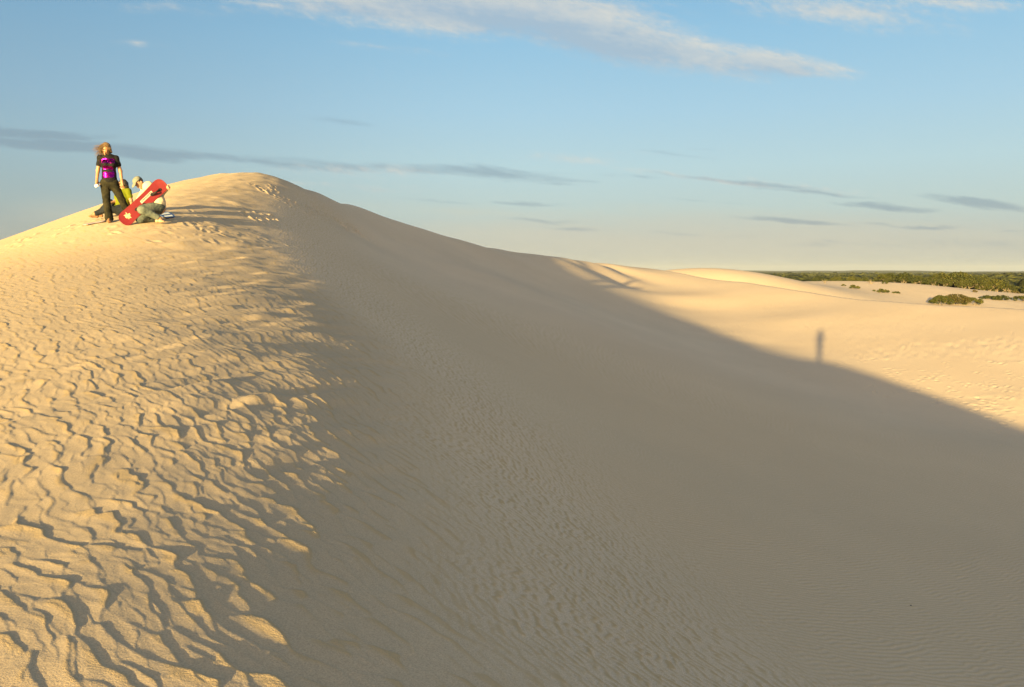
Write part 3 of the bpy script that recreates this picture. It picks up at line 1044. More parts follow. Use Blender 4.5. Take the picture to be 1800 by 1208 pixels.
def hand(wrist, aim, palm_n, thumb_side, curl=0.5, s=1.0):
    """palm, four bent fingers of unequal length and a thumb, as skeleton pieces"""
    a = np.array(aim, float); a /= np.linalg.norm(a)
    n = np.array(palm_n, float); n -= a * (a @ n); n /= np.linalg.norm(n)
    side = np.cross(a, n) * thumb_side
    w = np.array(wrist, float)
    P = [('c', w - a * .01, w + a * .035 * s, .025 * s, .030 * s, .02), ('c', w + a * .03 * s + side * .014 * s, w + a * .078 * s + side * .02 * s, .021 * s, .019 * s, .015), ('c', w + a * .03 * s - side * .014 * s, w + a * .074 * s - side * .02 * s, .021 * s, .017 * s, .015)]
    for k, (off, ln) in enumerate(((.030, .070), (.010, .080), (-.010, .074), (-.029, .058))):
        b = w + a * .082 * s + side * off * s
        c1 = curl * .9; c2 = curl * 1.9
        d1 = a * math.cos(c1) + n * math.sin(c1); d2 = a * math.cos(c2) + n * math.sin(c2)
        m = b + d1 * ln * .5 * s
        P += [('c', b, m, .0098 * s, .0090 * s, .006), ('c', m, m + d2 * ln * .5 * s, .0090 * s, .0078 * s, .004)]
    t0 = w + a * .022 * s + side * .026 * s
    t1 = t0 + (a * .55 + side * .75 + n * .35) * .036 * s
    P += [('c', t0, t1, .0135 * s, .0112 * s, .01), ('c', t1, t1 + (a * .85 + side * .15 + n * .5) * .032 * s, .0112 * s, .009 * s, .004)]
    return P


def foot(ankle, toe, r=.036):
    a = np.array(ankle, float); t = np.array(toe, float)
    d = t - a; d[2] = 0; d /= np.linalg.norm(d)
    s = np.array([-d[1], d[0], 0])
    heel = a - d * .045; heel[2] = t[2] + .004
    P = [('c', a, heel, r, r * .85, .03), ('c', a, t - d * .05 + np.array([0, 0, .012]), r, r * .72, .03), ('c', t - d * .06 - s * .012, t - s * .005, r * .7, r * .5, .02), ('c', heel, t - d * .05, r * .8, r * .7, .03)]
    for k, o in enumerate((-.03, -.013, .002, .016, .029)):
        b = t + s * o - d * (.012 + .006 * abs(k - 1))
        P.append(('c', b, b + d * .028, .0115 if k else .014, .009 if k else .012, .006))
    return P


def head_parts(c, face, up, s=1.0):
    """skull, jaw, nose, brow, lips, ears round centre c; face = where it looks"""
    f = np.array(face, float); f /= np.linalg.norm(f)
    u = np.array(up, float); u -= f * (f @ u); u /= np.linalg.norm(u)
    r = np.cross(f, u)
    c = np.array(c, float)
    rot = np.stack([r, f, u], 1)
    P = [('e', c + (u * .025 - f * .008) * s, (.074 * s, .092 * s, .088 * s), .03, rot),
         ('c', c + (f * .035 - u * .035) * s, c + (f * .062 - u * .092) * s, .056 * s, .030 * s, .03),
         ('c', c + (f * .088 - u * .004) * s, c + (f * .106 - u * .040) * s, .009 * s, .014 * s, .012),
         ('c', c + (f * .082 + u * .018 - r * .036) * s, c + (f * .082 + u * .018 + r * .036) * s, .013 * s, .013 * s, .012),
         ('c', c + (f * .088 - u * .066 - r * .017) * s, c + (f * .088 - u * .066 + r * .017) * s, .008 * s, .008 * s, .006),
         ('e', c + (r * .076 - u * .012 - f * .008) * s, (.012 * s, .020 * s, .030 * s), .006, rot),
         ('e', c + (-r * .076 - u * .012 - f * .008) * s, (.012 * s, .020 * s, .030 * s), .006, rot)]
    eyes = [c + (f * .083 - u * .004 + r * q * .032) * s for q in (-1, 1)]
    return P, eyes, (r, f, u)


def skin_mat(name, col):
    m = Mat(name, col, 0.5)
    m.b.inputs['Subsurface Weight'].default_value = 0.06
    m.b.inputs['Subsurface Radius'].default_value = (0.02, 0.008, 0.004)
    f = m.noise(14, 3, 0.5)
    m.color(m.mix(f, tuple(c * .88 for c in col), tuple(min(1, c * 1.1) for c in col)))
    return m.m


def cloth(name, col, col2=None, rough=0.85, scale=9.0, weave=420.0):
    m = Mat(name, col, rough)
    m.b.inputs["Specular IOR Level"].default_value = 0.15
    f = m.noise(scale, 4, 0.6)
    m.color(m.mix(f, col, col2 or tuple(c * .8 for c in col)))
    m.bump(m.math('ADD', m.noise(26.0, 4, 0.6, dist=.6), m.math('MULTIPLY', m.noise(weave, 2, 0.6), 0.12)), 0.008, 0.5)
    return m.m


SKIN = skin_mat("warm_skin", (0.29, 0.145, 0.075))  # plain skin tone, darker than the pale one
SKIN_PALE = skin_mat("pale_skin", (0.35, 0.19, 0.115))
EYE = Mat("eye", (0.03, 0.02, 0.015), 0.25).m
LIP = Mat("lip", (0.35, 0.12, 0.09), 0.5).m


def denim(name, a, b):
    m = Mat(name, a, 0.9)
    m.b.inputs["Specular IOR Level"].default_value = 0.1
    f = m.noise(5.5, 4, 0.6)
    m.color(m.ramp(f, [(0.33, a), (0.66, b)]))
    m.bump(m.noise(20.0, 4, 0.62, dist=.8), 0.010, 0.6)
    return m.m


def eyes_of(pts, parent, r=.0095):
    for p in pts:
        grow("eye", [('e', p, (r, r, r * .8), 0)], EYE, parent, h=.004)


def strands(name, root_pts, flow, n, length, mat, parent, seed, r0=.010, spread=.03, wave=.02):
    """blown locks of hair: many thin tapering tubes"""
    rng = np.random.default_rng(seed)
    V, Fc = [], []
    fl = np.array(flow, float); fl /= np.linalg.norm(fl)
    for k in range(n):
        p = np.array(root_pts[rng.integers(len(root_pts))], float) + rng.normal(0, .014, 3)
        L = length * rng.uniform(.45, 1.0)
        d = fl + rng.normal(0, .15, 3); d /= np.linalg.norm(d)
        ph = rng.uniform(0, 6.28)
        pts = []
        for i in range(6):
            t = i / 5
            pts.append(p + d * L * t + np.array([0, 0, -1]) * .25 * L * t * t + wave * math.sin(ph + t * 4.2) * np.array([.1, .3, 1]) * t + rng.normal(0, .004, 3))
        r = r0 * rng.uniform(.5, 1.1)
        tube(V, Fc, pts, [r, r * 1.05, r * .9, r * .7, r * .45, r * .1], 5)
    return mesh_np(name, np.concatenate(V), Fc, mat, parent)


TURN = R(27)          # the group on the crest is seen 27 degrees left of straight ahead
WX_ = 0.89            # so widths measured in the picture shrink by this when turned to face the eye


def stand(px, py, Y, sink=0.0):
    p = at(px, py, Y)
    return (p[0], p[1], gz(p[0], p[1]) - sink)


def K(*p):
    return (p[0] * WX_, p[1], p[2])


# ---- the standing woman
def woman():
    root = empty("person", stand(194, 389, 17.0, 0.012), TURN)
    tag(root, "blonde woman standing barefoot in black tee with glittering magenta bands and dark jeans", "person", "people on the dune crest")
    pel = K(.02, 0, .83); chest = K(.015, .0, 1.22); neck = K(.005, .0, 1.405)
    shL, shR = K(-.155, .0, 1.345), K(.18, .0, 1.35)
    elL, elR = K(-.215, .03, 1.08), K(.262, .03, 1.09)
    wrL, wrR = K(-.245, -.05, .865), K(.283, -.03, .87)
    hipL, hipR = K(-.075, 0, .80), K(.11, 0, .80)
    knL, knR = K(-.06, -.02, .43), K(.262, -.02, .49)
    anL, anR = K(-.02, .03, .085), K(.44, .07, .085)
    hc = np.array(K(-.028, -.05, 1.515))
    hp, eyes, fr = head_parts(hc, (-.26, -.74, -.72), (0, -.7, 1))
    arms = [('c', shL, elL, .043, .037, .03), ('c', elL, wrL, .036, .025, .02), ('c', shR, elR, .043, .037, .03), ('c', elR, wrR, .036, .025, .02)]
    torso = [('c', pel, K(.02, 0, .97), .140, .112, .06, 1.45), ('c', K(.02, 0, .97), K(.02, 0, 1.06), .112, .106, .06, 1.35), ('c', K(.02, 0, 1.06), chest, .106, .130, .06, 1.4), ('c', chest, K(.012, 0, 1.33), .130, .095, .05, 1.5),
             ('c', shL, K(.01, 0, 1.35), .052, .070, .05), ('c', shR, K(.01, 0, 1.35), .052, .070, .05),
             ('e', K(-.055, -.075, 1.215), (.062, .055, .062), .03), ('e', K(.085, -.075, 1.215), (.062, .055, .062), .03)]
    legs = [('c', hipL, knL, .088, .058, .05), ('c', knL, anL, .055, .038, .03), ('c', hipR, knR, .088, .058, .05), ('c', knR, anR, .055, .038, .03), ('e', pel, (.125, .08, .08), .04)]
    body = torso + legs + arms + [('c', neck, tuple(hc - np.array([0, -.01, .04])), .050, .046, .03)] + hp \
        + hand(wrL, (-.05, -.25, -1), (.6, -.6, 0), -1, .7) + hand(wrR, (.0, -.12, -1), (-.7, -.5, 0), 1, .45) \
        + foot(anL, K(-.035, -.17, .022)) + foot(anR, K(.47, -.11, .022))
    shrink = [(p[:3] + (p[3] - .006, p[4] - .006) + p[5:]) if (p[0] == 'c' and any(p is q for q in torso + legs)) else p for p in body]
    grow("body", shrink, SKIN, root, h=.0075)
    g = .010
    fat = lambda L, e: [(p[:3] + (p[3] + e, p[4] + e) + p[5:]) if p[0] == 'c' else (p[0], p[1], tuple(r + e for r in p[2])) + p[3:] for p in L]
    black = cloth("black_tee", (0.006, 0.0055, 0.006), (0.011, 0.010, 0.010), 0.8)
    slv = [('c', shL, lerp(shL, elL, .52), .050, .055, .03), ('c', shR, lerp(shR, elR, .50), .050, .055, .03)]
    hem = [('c', K(.02, 0, .86), K(.02, 0, 1.0), .158, .124, .05, 1.4)]
    shirt = grow("shirt", fat(torso[1:], g) + slv + hem, black, root, h=.0085, wob=.0014, seed=3,
                 cuts=[((0, 0, .835), (0, 0, -1)), ((0, -.03, 1.435), (0, -.55, 1))])
    den = denim("dark_denim", (0.006, 0.0065, 0.005), (0.030, 0.026, 0.015))
    jl = [('c', hipL, knL, .100, .070, .05), ('c', knL, lerp(knL, anL, .98), .067, .085, .03), ('c', hipR, knR, .100, .070, .05), ('c', knR, lerp(knR, anR, .98), .067, .085, .03), ('c', K(-.01, 0, .84), K(.05, 0, .84), .135, .135, .05, 1.35)]
    grow("jeans", jl, den, root, h=.0085, wob=.0016, seed=7, cuts=[((0, 0, .90), (0, 0, 1)), ((0, 0, .045), (0, 0, -1))])
    # glitter: three bands across the front of the tee, taken from its own surface
    V = np.array([v.co[:] for v in shirt.data.vertices]); N = np.array([v.normal[:] for v in shirt.data.vertices])
    Q = np.array([p.vertices[:] for p in shirt.data.polygons])
    C = V[Q].mean(1); NC = N[Q].mean(1)
    gm = Mat("magenta_sequins", (0.42, 0.015, 0.30), 0.22, Metallic=1.0)
    vo = gm.n('ShaderNodeTexVoronoi'); vo.inputs['Scale'].default_value = 42.0
    gm.l(gm.coord(), vo.inputs['Vector'])
    gm.color(gm.mix(gm.noise(9, 2, .5), (0.42, 0.008, 0.24), (0.05, 0.002, 0.09)))
    gm.bump(vo.outputs['Color'], 0.03, 1.0)
    for z0, z1, x0, x1 in ((1.225, 1.325, -.130, .145), (1.10, 1.172, -.112, .125), (.925, 1.045, -.128, .122)):
        jag = .012 * vnoise(C[:, 0] / .03, C[:, 0] * 0 + z0 * 9, 51)
        keep = (C[:, 2] > z0 + jag) & (C[:, 2] < z1 + jag) & (C[:, 0] > x0 * WX_ + jag) & (C[:, 0] < x1 * WX_ + jag) & (NC[:, 1] < -.25)
        q = Q[keep]
        if len(q) == 0: continue
        u, inv = np.unique(q, return_inverse=True)
        mesh_np("sequin_band", V[u] + N[u] * .004, inv.reshape(q.shape), gm.m, root)
    eyes_of(eyes, root)
    hairm = Mat("blonde_hair", (0.30, 0.17, 0.06), 0.45)
    hairm.color(hairm.ramp(hairm.noise(24, 4, .6, dist=.5), [(0.3, (0.055, 0.028, 0.012)), (0.7, (0.20, 0.12, 0.05))]))
    hm = hairm.m
    r_, f_, u_ = fr
    rot = np.stack([r_, f_, u_], 1)
    hair = grow("hair", [('e', hc + u_ * .045 - f_ * .030, (.092, .098, .090), .02, rot), ('c', hc + r_ * .078 + u_ * .04, hc + r_ * .088 - u_ * .10 - f_ * .03, .034, .030, .03), ('c', hc - r_ * .075 + u_ * .04, hc - r_ * .085 - u_ * .05 - f_ * .02, .036, .034, .03),
                         ('c', hc - f_ * .075, hc - f_ * .07 - u_ * .16, .062, .045, .04)], hm, root, h=.0075, wob=.004, seed=9)
    pts = [hc - r_ * .075 + u_ * .055, hc - r_ * .085 + u_ * .01, hc - r_ * .08 - u_ * .04, hc - f_ * .06 - r_ * .05, hc - r_ * .04 + u_ * .11]
    lx = np.array([p if r_[0] > 0 else p for p in pts])
    strands("blown_hair", [(p[0], p[1], p[2]) for p in lx], (-1, .05, -.12), 150, .31, hm, root, 12, r0=.005)
    return root, np.array(wrL)


WOMAN, W_WRIST = woman()


def world_of(root, p):
    M = Matrix.Translation(root.location) @ Matrix.Rotation(root.rotation_euler.z, 4, 'Z')
    return M @ Vector(p)


def block_in_hand():
    p = world_of(WOMAN, W_WRIST + np.array([-.012, -.075, -.115]))
    bm = bmesh.new()
    bmesh.ops.create_cube(bm, size=1.0)
    bmesh.ops.scale(bm, vec=(.075, .035, .055), verts=bm.verts)
    bmesh.ops.bevel(bm, geom=bm.edges[:], offset=.009, segments=2, affect='EDGES')
    me = bpy.data.meshes.new("wax_block"); bm.to_mesh(me); bm.free()
    me.materials.append(Mat("white_wax", (0.82, 0.80, 0.76), 0.5).m)
    o = bpy.data.objects.new("wax_block", me); COL.objects.link(o)
    o.location = p; o.rotation_euler = (R(20), R(-30), TURN)
    tag(o, "small white block held low in the standing woman's hand", "block")


block_in_hand()


# ---- the person sitting behind her
def sitter():
    root = empty("person", stand(214, 382, 18.0, 0.01), TURN)
    tag(root, "dark haired person in lime green tee sitting on the sand behind the standing woman", "person", "people on the dune crest")
    hip = K(.0, 0, .13); chest = K(.055, -.01, .42); neck = K(.055, -.01, .575)
    sh1, sh2 = K(.165, -.06, .545), K(-.045, .08, .54)
    el1, el2 = K(.225, -.13, .34), K(-.12, -.02, .32)
    wr1, wr2 = K(.265, -.12, .09), K(-.235, -.10, .27)
    kn1, kn2 = K(-.33, -.18, .13), K(-.26, .10, .30)
    an1, an2 = K(-.60, -.16, .015), K(-.50, .14, .055)
    hc = np.array(K(.055, -.03, .685))
    hp, eyes, fr = head_parts(hc, (-.93, .15, -.35), (-.2, 0, 1))
    torso = [('c', hip, chest, .145, .150, .06, 1.25), ('c', chest, K(.06, 0, .53), .145, .10, .05, 1.3), ('c', sh1, sh2, .062, .060, .05)]
    arms = [('c', sh1, el1, .045, .040, .03), ('c', el1, wr1, .038, .027, .02), ('c', sh2, el2, .045, .038, .03), ('c', el2, wr2, .037, .027, .02)]
    legs = [('c', K(-.02, -.06, .125), kn1, .085, .062, .04), ('c', kn1, an1, .058, .042, .03), ('c', K(-.02, .07, .13), kn2, .085, .062, .04), ('c', kn2, an2, .058, .042, .03)]
    grow("body", torso + arms + legs + [('c', neck, tuple(hc - np.array([0, 0, .05])), .056, .054, .03)] + hp
         + hand(wr1, (.3, .3, -.8), (-.5, 0, -.6), 1, .35) + hand(wr2, (-.9, -.3, -.15), (0, -.1, -1), 1, .55)
         + foot(an1, K(-.72, -.20, -.035)) + foot(an2, K(-.62, .12, .0)), SKIN, root, h=.0085)
    fat = lambda L, e: [p[:3] + (p[3] + e, p[4] + e) + p[5:] for p in L]
    lime = cloth("lime_tee", (0.125, 0.135, 0.005), (0.085, 0.10, 0.004), 0.85)
    grow("shirt", fat(torso, .013) + [('c', sh1, lerp(sh1, el1, .55), .062, .064, .03), ('c', sh2, lerp(sh2, el2, .55), .062, .062, .03)], lime, root, h=.009, wob=.0015, seed=13,
         cuts=[((0, 0, .12), (0, 0, -1)), (K(.055, 0, .615), (-.1, -.15, 1))])
    den = denim("navy_denim", (0.010, 0.012, 0.018), (0.032, 0.035, 0.04))
    grow("jeans", fat(legs, .014) + [('c', K(-.01, -.05, .13), K(-.01, .06, .13), .135, .135, .05)], den, root, h=.009, wob=.0015, seed=17,
         cuts=[((-.62 * WX_, 0, .1), (-1, 0, -.2))])
    r_, f_, u_ = fr
    rot = np.stack([r_, f_, u_], 1)
    hm = Mat("dark_hair", (0.018, 0.012, 0.009), 0.5).m
    grow("hair", [('e', hc + u_ * .035 - f_ * .022, (.086, .096, .088), .02, rot), ('c', hc - f_ * .05, hc - f_ * .055 - u_ * .07, .055, .045, .04)], hm, root, h=.008, wob=.003, seed=19)
    eyes_of(eyes, root)


sitter()


# ---- the man kneeling behind the red board
def kneeler():
    root = empty("person", stand(263.5, 390, 16.9, 0.012), TURN)
    tag(root, "man in grey cap, pale long sleeved top and faded jeans kneeling behind the red board", "person", "people on the dune crest")
    hip = K(.21, .10, .33); chest = K(.09, .13, .62); neck = K(-.07, .09, .785)
    sh1, sh2 = K(.08, .045, .755), K(-.065, .23, .73)
    el1, el2 = K(.27, .05, .60), K(-.20, .11, .50)
    wr1, wr2 = K(.405, -.13, .74), K(-.25, .02, .38)
    kn1, kn2 = K(-.16, -.22, .255), K(-.21, -.06, .085)
    an1, an2 = K(.19, -.19, .10), K(.16, .10, .075)
    hc = np.array(K(-.20, .06, .835))
    hp, eyes, fr = head_parts(hc, (-.52, -.42, -.76), (-.75, -.2, .75))
    torso = [('c', hip, K(.17, -.01, .45), .140, .140, .06, 1.2), ('c', K(.17, -.01, .45), chest, .138, .150, .06, 1.2), ('c', chest, K(.0, -.03, .745), .150, .105, .05, 1.25), ('c', sh1, sh2, .066, .064, .05)]
    arms = [('c', sh1, el1, .050, .043, .03), ('c', el1, wr1, .041, .029, .02), ('c', sh2, el2, .050, .043, .03), ('c', el2, wr2, .041, .029, .02)]
    legs = [('c', K(.19, -.03, .35), kn1, .106, .084, .05), ('c', kn1, an1, .070, .046, .03), ('c', K(.18, .11, .33), kn2, .104, .080, .05), ('c', kn2, an2, .068, .046, .03)]
    grow("body", torso + arms + legs + [('c', neck, tuple(hc - np.array(fr[2]) * .04 + np.array([.03, 0, -.01])), .058, .056, .03)] + hp
         + hand(wr1, (.25, -.8, .15), (-.8, -.2, -.5), 1, 1.1) + hand(wr2, (-.2, -.8, -.3), (.2, .3, -.9), 1, .6)
         + foot(an1, K(.29, -.22, .03)) + foot(an2, K(.28, .11, .03)), SKIN_PALE, root, h=.0085)
    fat = lambda L, e: [p[:3] + (p[3] + e, p[4] + e) + p[5:] for p in L]
    pale = cloth("cream_top", (0.50, 0.42, 0.31), (0.44, 0.37, 0.28), 0.9)
    grow("shirt", fat(torso, .015) + fat([arms[0], ('c', el1, lerp(el1, wr1, .92), .041, .031, .02), arms[2], ('c', el2, lerp(el2, wr2, .92), .041, .031, .02)], .013), pale, root, h=.009, wob=.0018, seed=23,
         cuts=[((.21 * WX_, 0, .31), (.35, 0, -1))])
    den = denim("faded_denim", (0.04, 0.052, 0.055), (0.125, 0.135, 0.115))
    grow("jeans", fat(legs, .016) + [('c', K(.195, .04, .33), K(.195, .13, .33), .142, .142, .05)], den, root, h=.009, wob=.002, seed=27, cuts=[((.2 * WX_, 0, .44), (.45, 0, 1)), ((.19 * WX_, 0, .1), (1, 0, -.6))])
    r_, f_, u_ = fr
    rot = np.stack([r_, f_, u_], 1)
    hm = Mat("short_brown_hair", (0.05, 0.032, 0.02), 0.6).m
    grow("hair", [('e', hc + u_ * .022 - f_ * .024, (.080, .092, .086), .02, rot)], hm, root, h=.008, wob=.002, seed=29, cuts=[(hc + f_ * .035, f_)])
    cm = cloth("grey_cap", (0.11, 0.115, 0.10), (0.19, 0.185, 0.155), 0.9, scale=16)
    cap = grow("cap", [('e', hc + u_ * .055 - f_ * .010, (.092, .104, .075), .02, rot)], cm, root, h=.0075, wob=.002, seed=31, cuts=[(hc + u_ * .045, -u_ + f_ * .12)])
    grow("peak", [('e', hc + u_ * .052 + f_ * .115, (.075, .070, .010), .01, np.stack([r_, f_ * .95 - u_ * .3, u_ * .95 + f_ * .3], 1))], cm, cap, h=.006)
    eyes_of(eyes, root)


kneeler()


# ---- the one who takes the picture; only the shadow falls into view
def photographer():
    x, y = -0.30, -0.45
    root = empty("person", (x, y, gz(x, y) - .01), R(24))
    root.scale = [(0.0 - root.location.z) / 1.655] * 3
    tag(root, "photographer standing on the near crest whose long narrow shadow crosses the sunlit slope", "person")
    hc = np.array((0, .01, 1.545))
    hp, eyes, fr = head_parts(hc, (0, 1, -.05), (0, 0, 1))
    shL, shR = (-.17, 0, 1.37), (.17, 0, 1.37)
    elL, elR = (-.205, .02, 1.09), (.205, .02, 1.09)
    wrL, wrR = (-.17, .06, .86), (.17, .06, .86)
    torso = [('c', (0, 0, .88), (0, 0, 1.0), .145, .13, .06, 1.4), ('c', (0, 0, 1.0), (0, 0, 1.25), .125, .155, .06, 1.4), ('c', (0, 0, 1.25), (0, 0, 1.36), .15, .10, .05, 1.4), ('c', shL, shR, .06, .06, .05)]
    arms = [('c', shL, elL, .047, .041, .03), ('c', elL, wrL, .039, .028, .02), ('c', shR, elR, .047, .041, .03), ('c', elR, wrR, .039, .028, .02)]
    legs = [('c', (-.08, 0, .86), (-.075, .015, .46), .09, .06, .05), ('c', (-.075, .015, .46), (-.07, -.01, .085), .058, .042, .03), ('c', (.08, 0, .86), (.075, .015, .46), .09, .06, .05), ('c', (.075, .015, .46), (.07, -.01, .085), .058, .042, .03)]
    grow("body", torso + arms + legs + [('c', (0, 0, 1.40), (0, 0, 1.50), .055, .052, .03)] + hp + hand(wrL, (0, .1, -1), (1, 0, 0), 1, .5) + hand(wrR, (0, .1, -1), (-1, 0, 0), -1, .5)
         + foot((-.07, -.01, .085), (-.08, .19, .02)) + foot((.07, -.01, .085), (.08, .19, .02)), SKIN, root, h=.010)
    fat = lambda L, e: [p[:3] + (p[3] + e, p[4] + e) + p[5:] for p in L]
    grow("shirt", fat(torso, .014) + fat(arms[0::2], .014), cloth("grey_shirt", (.2, .2, .22)), root, h=.011, wob=.002, cuts=[((0, 0, .9), (0, 0, -1)), ((0, 0, 1.435), (0, 0, 1))])
    grow("trousers", fat(legs, .016) + [('c', (-.03, 0, .88), (.03, 0, .88), .13, .13, .05, 1.3)], cloth("khaki", (.22, .18, .12)), root, h=.011, wob=.002, cuts=[((0, 0, .94), (0, 0, 1)), ((0, 0, .06), (0, 0, -1))])
    grow("hair", [('e', hc + np.array([0, -.02, .045]), (.083, .098, .082), .02)], Mat("brown_hair", (.06, .04, .025), .6).m, root, h=.009, wob=.002)
    eyes_of(eyes, root)


photographer()


# ------------------------------------------------------------------ sandboards
def rounded_outline(L, W, tip=.5, n=14):
    """plan of a board: long sides slightly waisted, full round ends"""
    pts = []
    for s in (1, -1):
        for i in range(n + 1):
            t = -math.pi / 2 + math.pi * i / n
            cx, cy = math.cos(t), math.sin(t)
            px = s * (L / 2 - W * tip + W * tip * abs(cx) ** .8); py = s * W / 2 * math.copysign(abs(cy) ** .8, cy)
            pts.append((px, py))
        for i in range(1, 8):
            t = i / 8
            pts.append((s * (L / 2 - W * tip) * (1 - 2 * t), s * (W / 2) * (1 - .10 * math.sin(math.pi * t))))
    return pts


def slab(name, outline, z0, z1, mat, parent, bend=None, bevel=.004):
    bm = bmesh.new()
    vs = [bm.verts.new((x, y, z0)) for x, y in outline]
    f = bm.faces.new(vs)
    r = bmesh.ops.extrude_face_region(bm, geom=[f])
    for v in r['geom']:
        if isinstance(v, bmesh.types.BMVert): v.co.z = z1
    bmesh.ops.recalc_face_normals(bm, faces=bm.faces)
    if bevel:
        es = [e for e in bm.edges if len(e.link_faces) == 2 and e.calc_face_angle(0) > 1.0]
        bmesh.ops.bevel(bm, geom=es, offset=bevel, segments=2, affect='EDGES')
    if bend:
        big = [f for f in bm.faces if len(f.verts) > 8]
        bmesh.ops.triangulate(bm, faces=big)
        bmesh.ops.subdivide_edges(bm, edges=[e for e in bm.edges if e.calc_length() > .12], cuts=2)
        bmesh.ops.triangulate(bm, faces=bm.faces)
        for v in bm.verts: v.co.z += bend(v.co.x)
    me = bpy.data.meshes.new(name); bm.to_mesh(me); bm.free()
    if mat: me.materials.append(mat)
    o = bpy.data.objects.new(name, me); COL.objects.link(o)
    if parent: o.parent = parent
    return o


def paint(name, col, rough=0.4, var=.85):
    m = Mat(name, col, rough)
    f = m.noise(7.0, 5, 0.65)
    m.color(m.ramp(f, [(0.25, tuple(c * var for c in col)), (0.7, col)]))
    m.bump(m.noise(60, 3, .6), .002, .4)
    return m.m


RED = paint("red_board_paint", (0.145, 0.003, 0.007), 0.5)
STRAP = cloth("black_webbing", (0.012, 0.010, 0.010), (0.02, 0.016, 0.016), 0.7)
CREAM = Mat("cream_print", (0.62, 0.55, 0.36), 0.6)
CREAM.color(CREAM.ramp(CREAM.noise(34, 3, .6), [(0.38, (0.14, 0.10, 0.05)), (0.50, (0.42, 0.36, 0.22))]))
LABELM = Mat("grey_label", (0.36, 0.33, 0.28), 0.6)
INK = Mat("dark_ink", (0.07, 0.05, 0.04), 0.6)


def red_board():
    root = empty("sandboard", world_of_point(), TURN)
    tag(root, "red sandboard held on edge with dark foot straps, pale label and cream splash print", "sandboard", "sandboards on the crest")
    tilt = empty_matrix(root)
    L, W = 1.21, .295
    deck = slab("deck", rounded_outline(L, W, .5), -.011, .011, RED, root, bend=lambda x: .05 * smooth_up(abs(x) - .42))
    deck.matrix_local = tilt

    def part(name, outline, z0, z1, mat, bevel=0, parent=root):
        o = slab(name, outline, z0, z1, mat, parent, bevel=bevel)
        o.matrix_local = tilt
        return o
    # the pale label with its line of dark lettering, worn past reading
    part("label", [(-.045, -.002), (.275, -.002), (.285, .055), (-.035, .055)], .0115, .0135, LABELM.m)
    rng = np.random.default_rng(8)
    for k in range(8):
        x0 = -.015 + k * .036
        w = rng.uniform(.014, .022)
        o = part("letter", [(x0, .012), (x0 + .006, .012), (x0 + .006, .026), (x0 + w, .026), (x0 + w, .012), (x0 + w + .006, .012), (x0 + w + .009, .042), (x0 + .003, .042)], .0138, .0148, INK.m)
    # cream splash near the lower end
    spl = []
    rng = np.random.default_rng(21)
    for i in range(26):
        a = i / 26 * 2 * math.pi
        r = (.078 if i % 2 else .052) * rng.uniform(.62, 1.25)
        spl.append((-.425 + r * math.cos(a) * 1.05, .010 + r * math.sin(a)))
    part("splash_print", spl, .0115, .0135, CREAM.m)
    # two foot straps: a pad at each side and a webbing hoop standing off the deck
    for cx in (.325, -.115):
        V, Fc = [], []
        pts = []
        for i in range(11):
            t = i / 10
            pts.append((cx + .085 - .17 * t, -.045 + .035 * t, .012 + .075 * math.sin(math.pi * t)))
        hoop = []
        base = 0
        P = np.array(pts)
        wv = np.array([.018, .030, 0])
        for i in range(11):
            w_i = wv * (1 - .5 * math.sin(math.pi * i / 10))
            V.append(np.array([P[i] - w_i, P[i] + w_i, P[i] + w_i + [0, 0, .006], P[i] - w_i + [0, 0, .006]]))
        for i in range(10):
            for k in range(4):
                Fc.append([i * 4 + k, i * 4 + (k + 1) % 4, (i + 1) * 4 + (k + 1) % 4, (i + 1) * 4 + k])
        st = mesh_np("foot_strap", np.concatenate(V), Fc, STRAP, root); st.matrix_local = tilt
        for q in (0, 10):
            c = P[q]
            ol = [(c[0] + .042 * math.cos(a), c[1] + .030 * math.sin(a)) for a in np.linspace(0, 2 * math.pi, 14, endpoint=False)]
            pd = slab("strap_pad", ol, .0115, .026, STRAP, root, bevel=.004); pd.matrix_local = tilt


def smooth_up(t):
    t = max(0.0, t)
    return t * t * 12


def world_of_point():
    p = at(226, 390, 16.6)
    return (p[0], p[1], gz(p[0], p[1]) - 0.02)


def empty_matrix(root):
    # the board's long axis climbs 42 degrees to the right; its deck faces the eye and leans back a little
    ang = R(46)
    Rz = Matrix.Rotation(-ang, 4, 'Y')
    # deck normal (+Z) turned to face -Y
    face = Matrix.Rotation(R(90 + 3), 4, 'X')
    c = Vector((.29, -0.02, .50))
    return Matrix.Translation(c) @ Rz @ face


red_board()


def flat_board(name, px, py, Y, heading, L, W, mat, label, lift=.02, pitch=0.0, stripe=None, roll=0.0):
    root = empty(name, (0, 0, 0))
    p = at(px, py, Y)
    d = slab("deck", rounded_outline(L, W, .5), -.009, .009, mat, root, bend=lambda x: .05 * smooth_up(abs(x) - L * .33))
    if stripe:
        for k, (y0, y1) in enumerate(((-.08, -.03), (.01, .07))):
            slab("stripe", [(-L * .33, y0), (L * .30, y0), (L * .30, y1), (-L * .33, y1)], .0095, .0115, stripe, root, bevel=0)
    # lie on the sand: fit the slope under it
    e = .3
    gx = (gz(p[0] + e, p[1]) - gz(p[0] - e, p[1])) / (2 * e); gy = (gz(p[0], p[1] + e) - gz(p[0], p[1] - e)) / (2 * e)
    n = Vector((-gx, -gy, 1)).normalized()
    q = n.to_track_quat('Z', 'Y').to_matrix().to_4x4()
    root.matrix_world = Matrix.Translation((p[0], p[1], gz(p[0], p[1]) + lift)) @ q @ Matrix.Rotation(heading, 4, 'Z') @ Matrix.Rotation(pitch, 4, 'Y') @ Matrix.Rotation(roll, 4, 'X')
    tag(root, label, "sandboard", "sandboards on the crest")
    return root


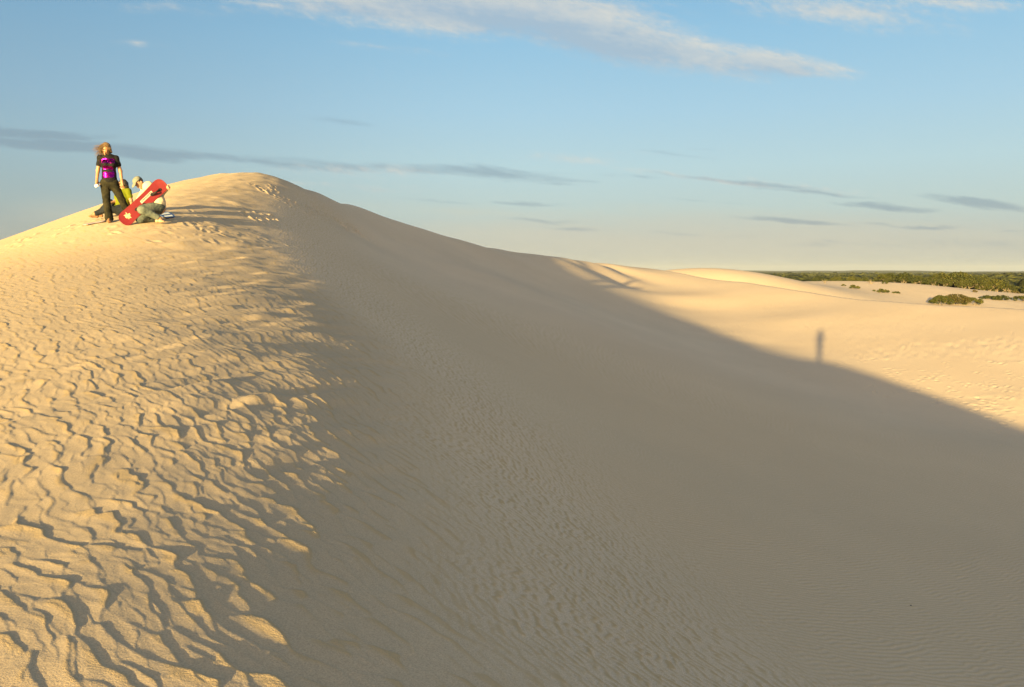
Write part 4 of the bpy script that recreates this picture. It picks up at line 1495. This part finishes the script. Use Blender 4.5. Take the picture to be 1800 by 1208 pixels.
flat_board("sandboard", 166, 388, 17.0, TURN + R(24), .46, .20, paint("violet_grey_paint", (0.22, 0.18, 0.22), 0.5), "violet grey sandboard lying flat on the sand by the woman's bare foot", lift=.025, roll=R(-4))
BLUE = paint("blue_board_paint", (0.03, 0.07, 0.20), 0.4)
WHITE = paint("white_print", (0.62, 0.64, 0.66), 0.5)
flat_board("sandboard", 293, 372, 17.7, TURN + R(10), .36, .24, BLUE, "blue sandboard with pale stripes lying on the sand behind the kneeling man", lift=.045, stripe=WHITE, roll=R(22))
flat_board("sandboard", 283, 369, 18.2, TURN + R(60), .44, .24, RED, "second red sandboard of which only a corner shows behind the kneeling man", lift=.04, roll=R(15))


def pebble(px, py, r):
    d = ray(px, py); d = d / d[1]
    Y = 2.0
    for k in range(4000):
        Y += .004
        if d[2] * Y < gz(d[0] * Y, Y): break
    bm = bmesh.new(); bmesh.ops.create_icosphere(bm, subdivisions=2, radius=r)
    rng = random.Random(4)
    for v in bm.verts: v.co *= rng.uniform(.8, 1.15); v.co.z *= .7
    me = bpy.data.meshes.new("pebble"); bm.to_mesh(me); bm.free()
    for p in me.polygons: p.use_smooth = True
    me.materials.append(Mat("dark_stone", (0.05, 0.04, 0.03), .8).m)
    o = bpy.data.objects.new("pebble", me); COL.objects.link(o)
    o.location = (d[0] * Y, Y, gz(d[0] * Y, Y) + r * .35)
    tag(o, "tiny dark pebble alone on the shaded rippled sand", "pebble")


pebble(1601, 1065, .008)


# ------------------------------------------------------------------ the evening air
def haze():
    bm = bmesh.new()
    bmesh.ops.create_cube(bm, size=1.0)
    for v in bm.verts:
        v.co = Vector((v.co.x * 26000, v.co.y * 26000, -32 if v.co.z < 0 else 90))
    me = bpy.data.meshes.new("haze"); bm.to_mesh(me); bm.free()
    m = bpy.data.materials.new("air"); m.use_nodes = True
    t = m.node_tree; t.nodes.clear()
    v = t.nodes.new('ShaderNodeVolumePrincipled')
    v.inputs['Color'].default_value = (0.80, 0.84, 0.86, 1)
    v.inputs['Density'].default_value = 0.00006
    v.inputs['Anisotropy'].default_value = 0.2
    o = t.nodes.new('ShaderNodeOutputMaterial'); t.links.new(v.outputs[0], o.inputs['Volume'])
    me.materials.append(m)
    ob = bpy.data.objects.new("haze", me); COL.objects.link(ob)
    tag(ob, kind="stuff")


haze()
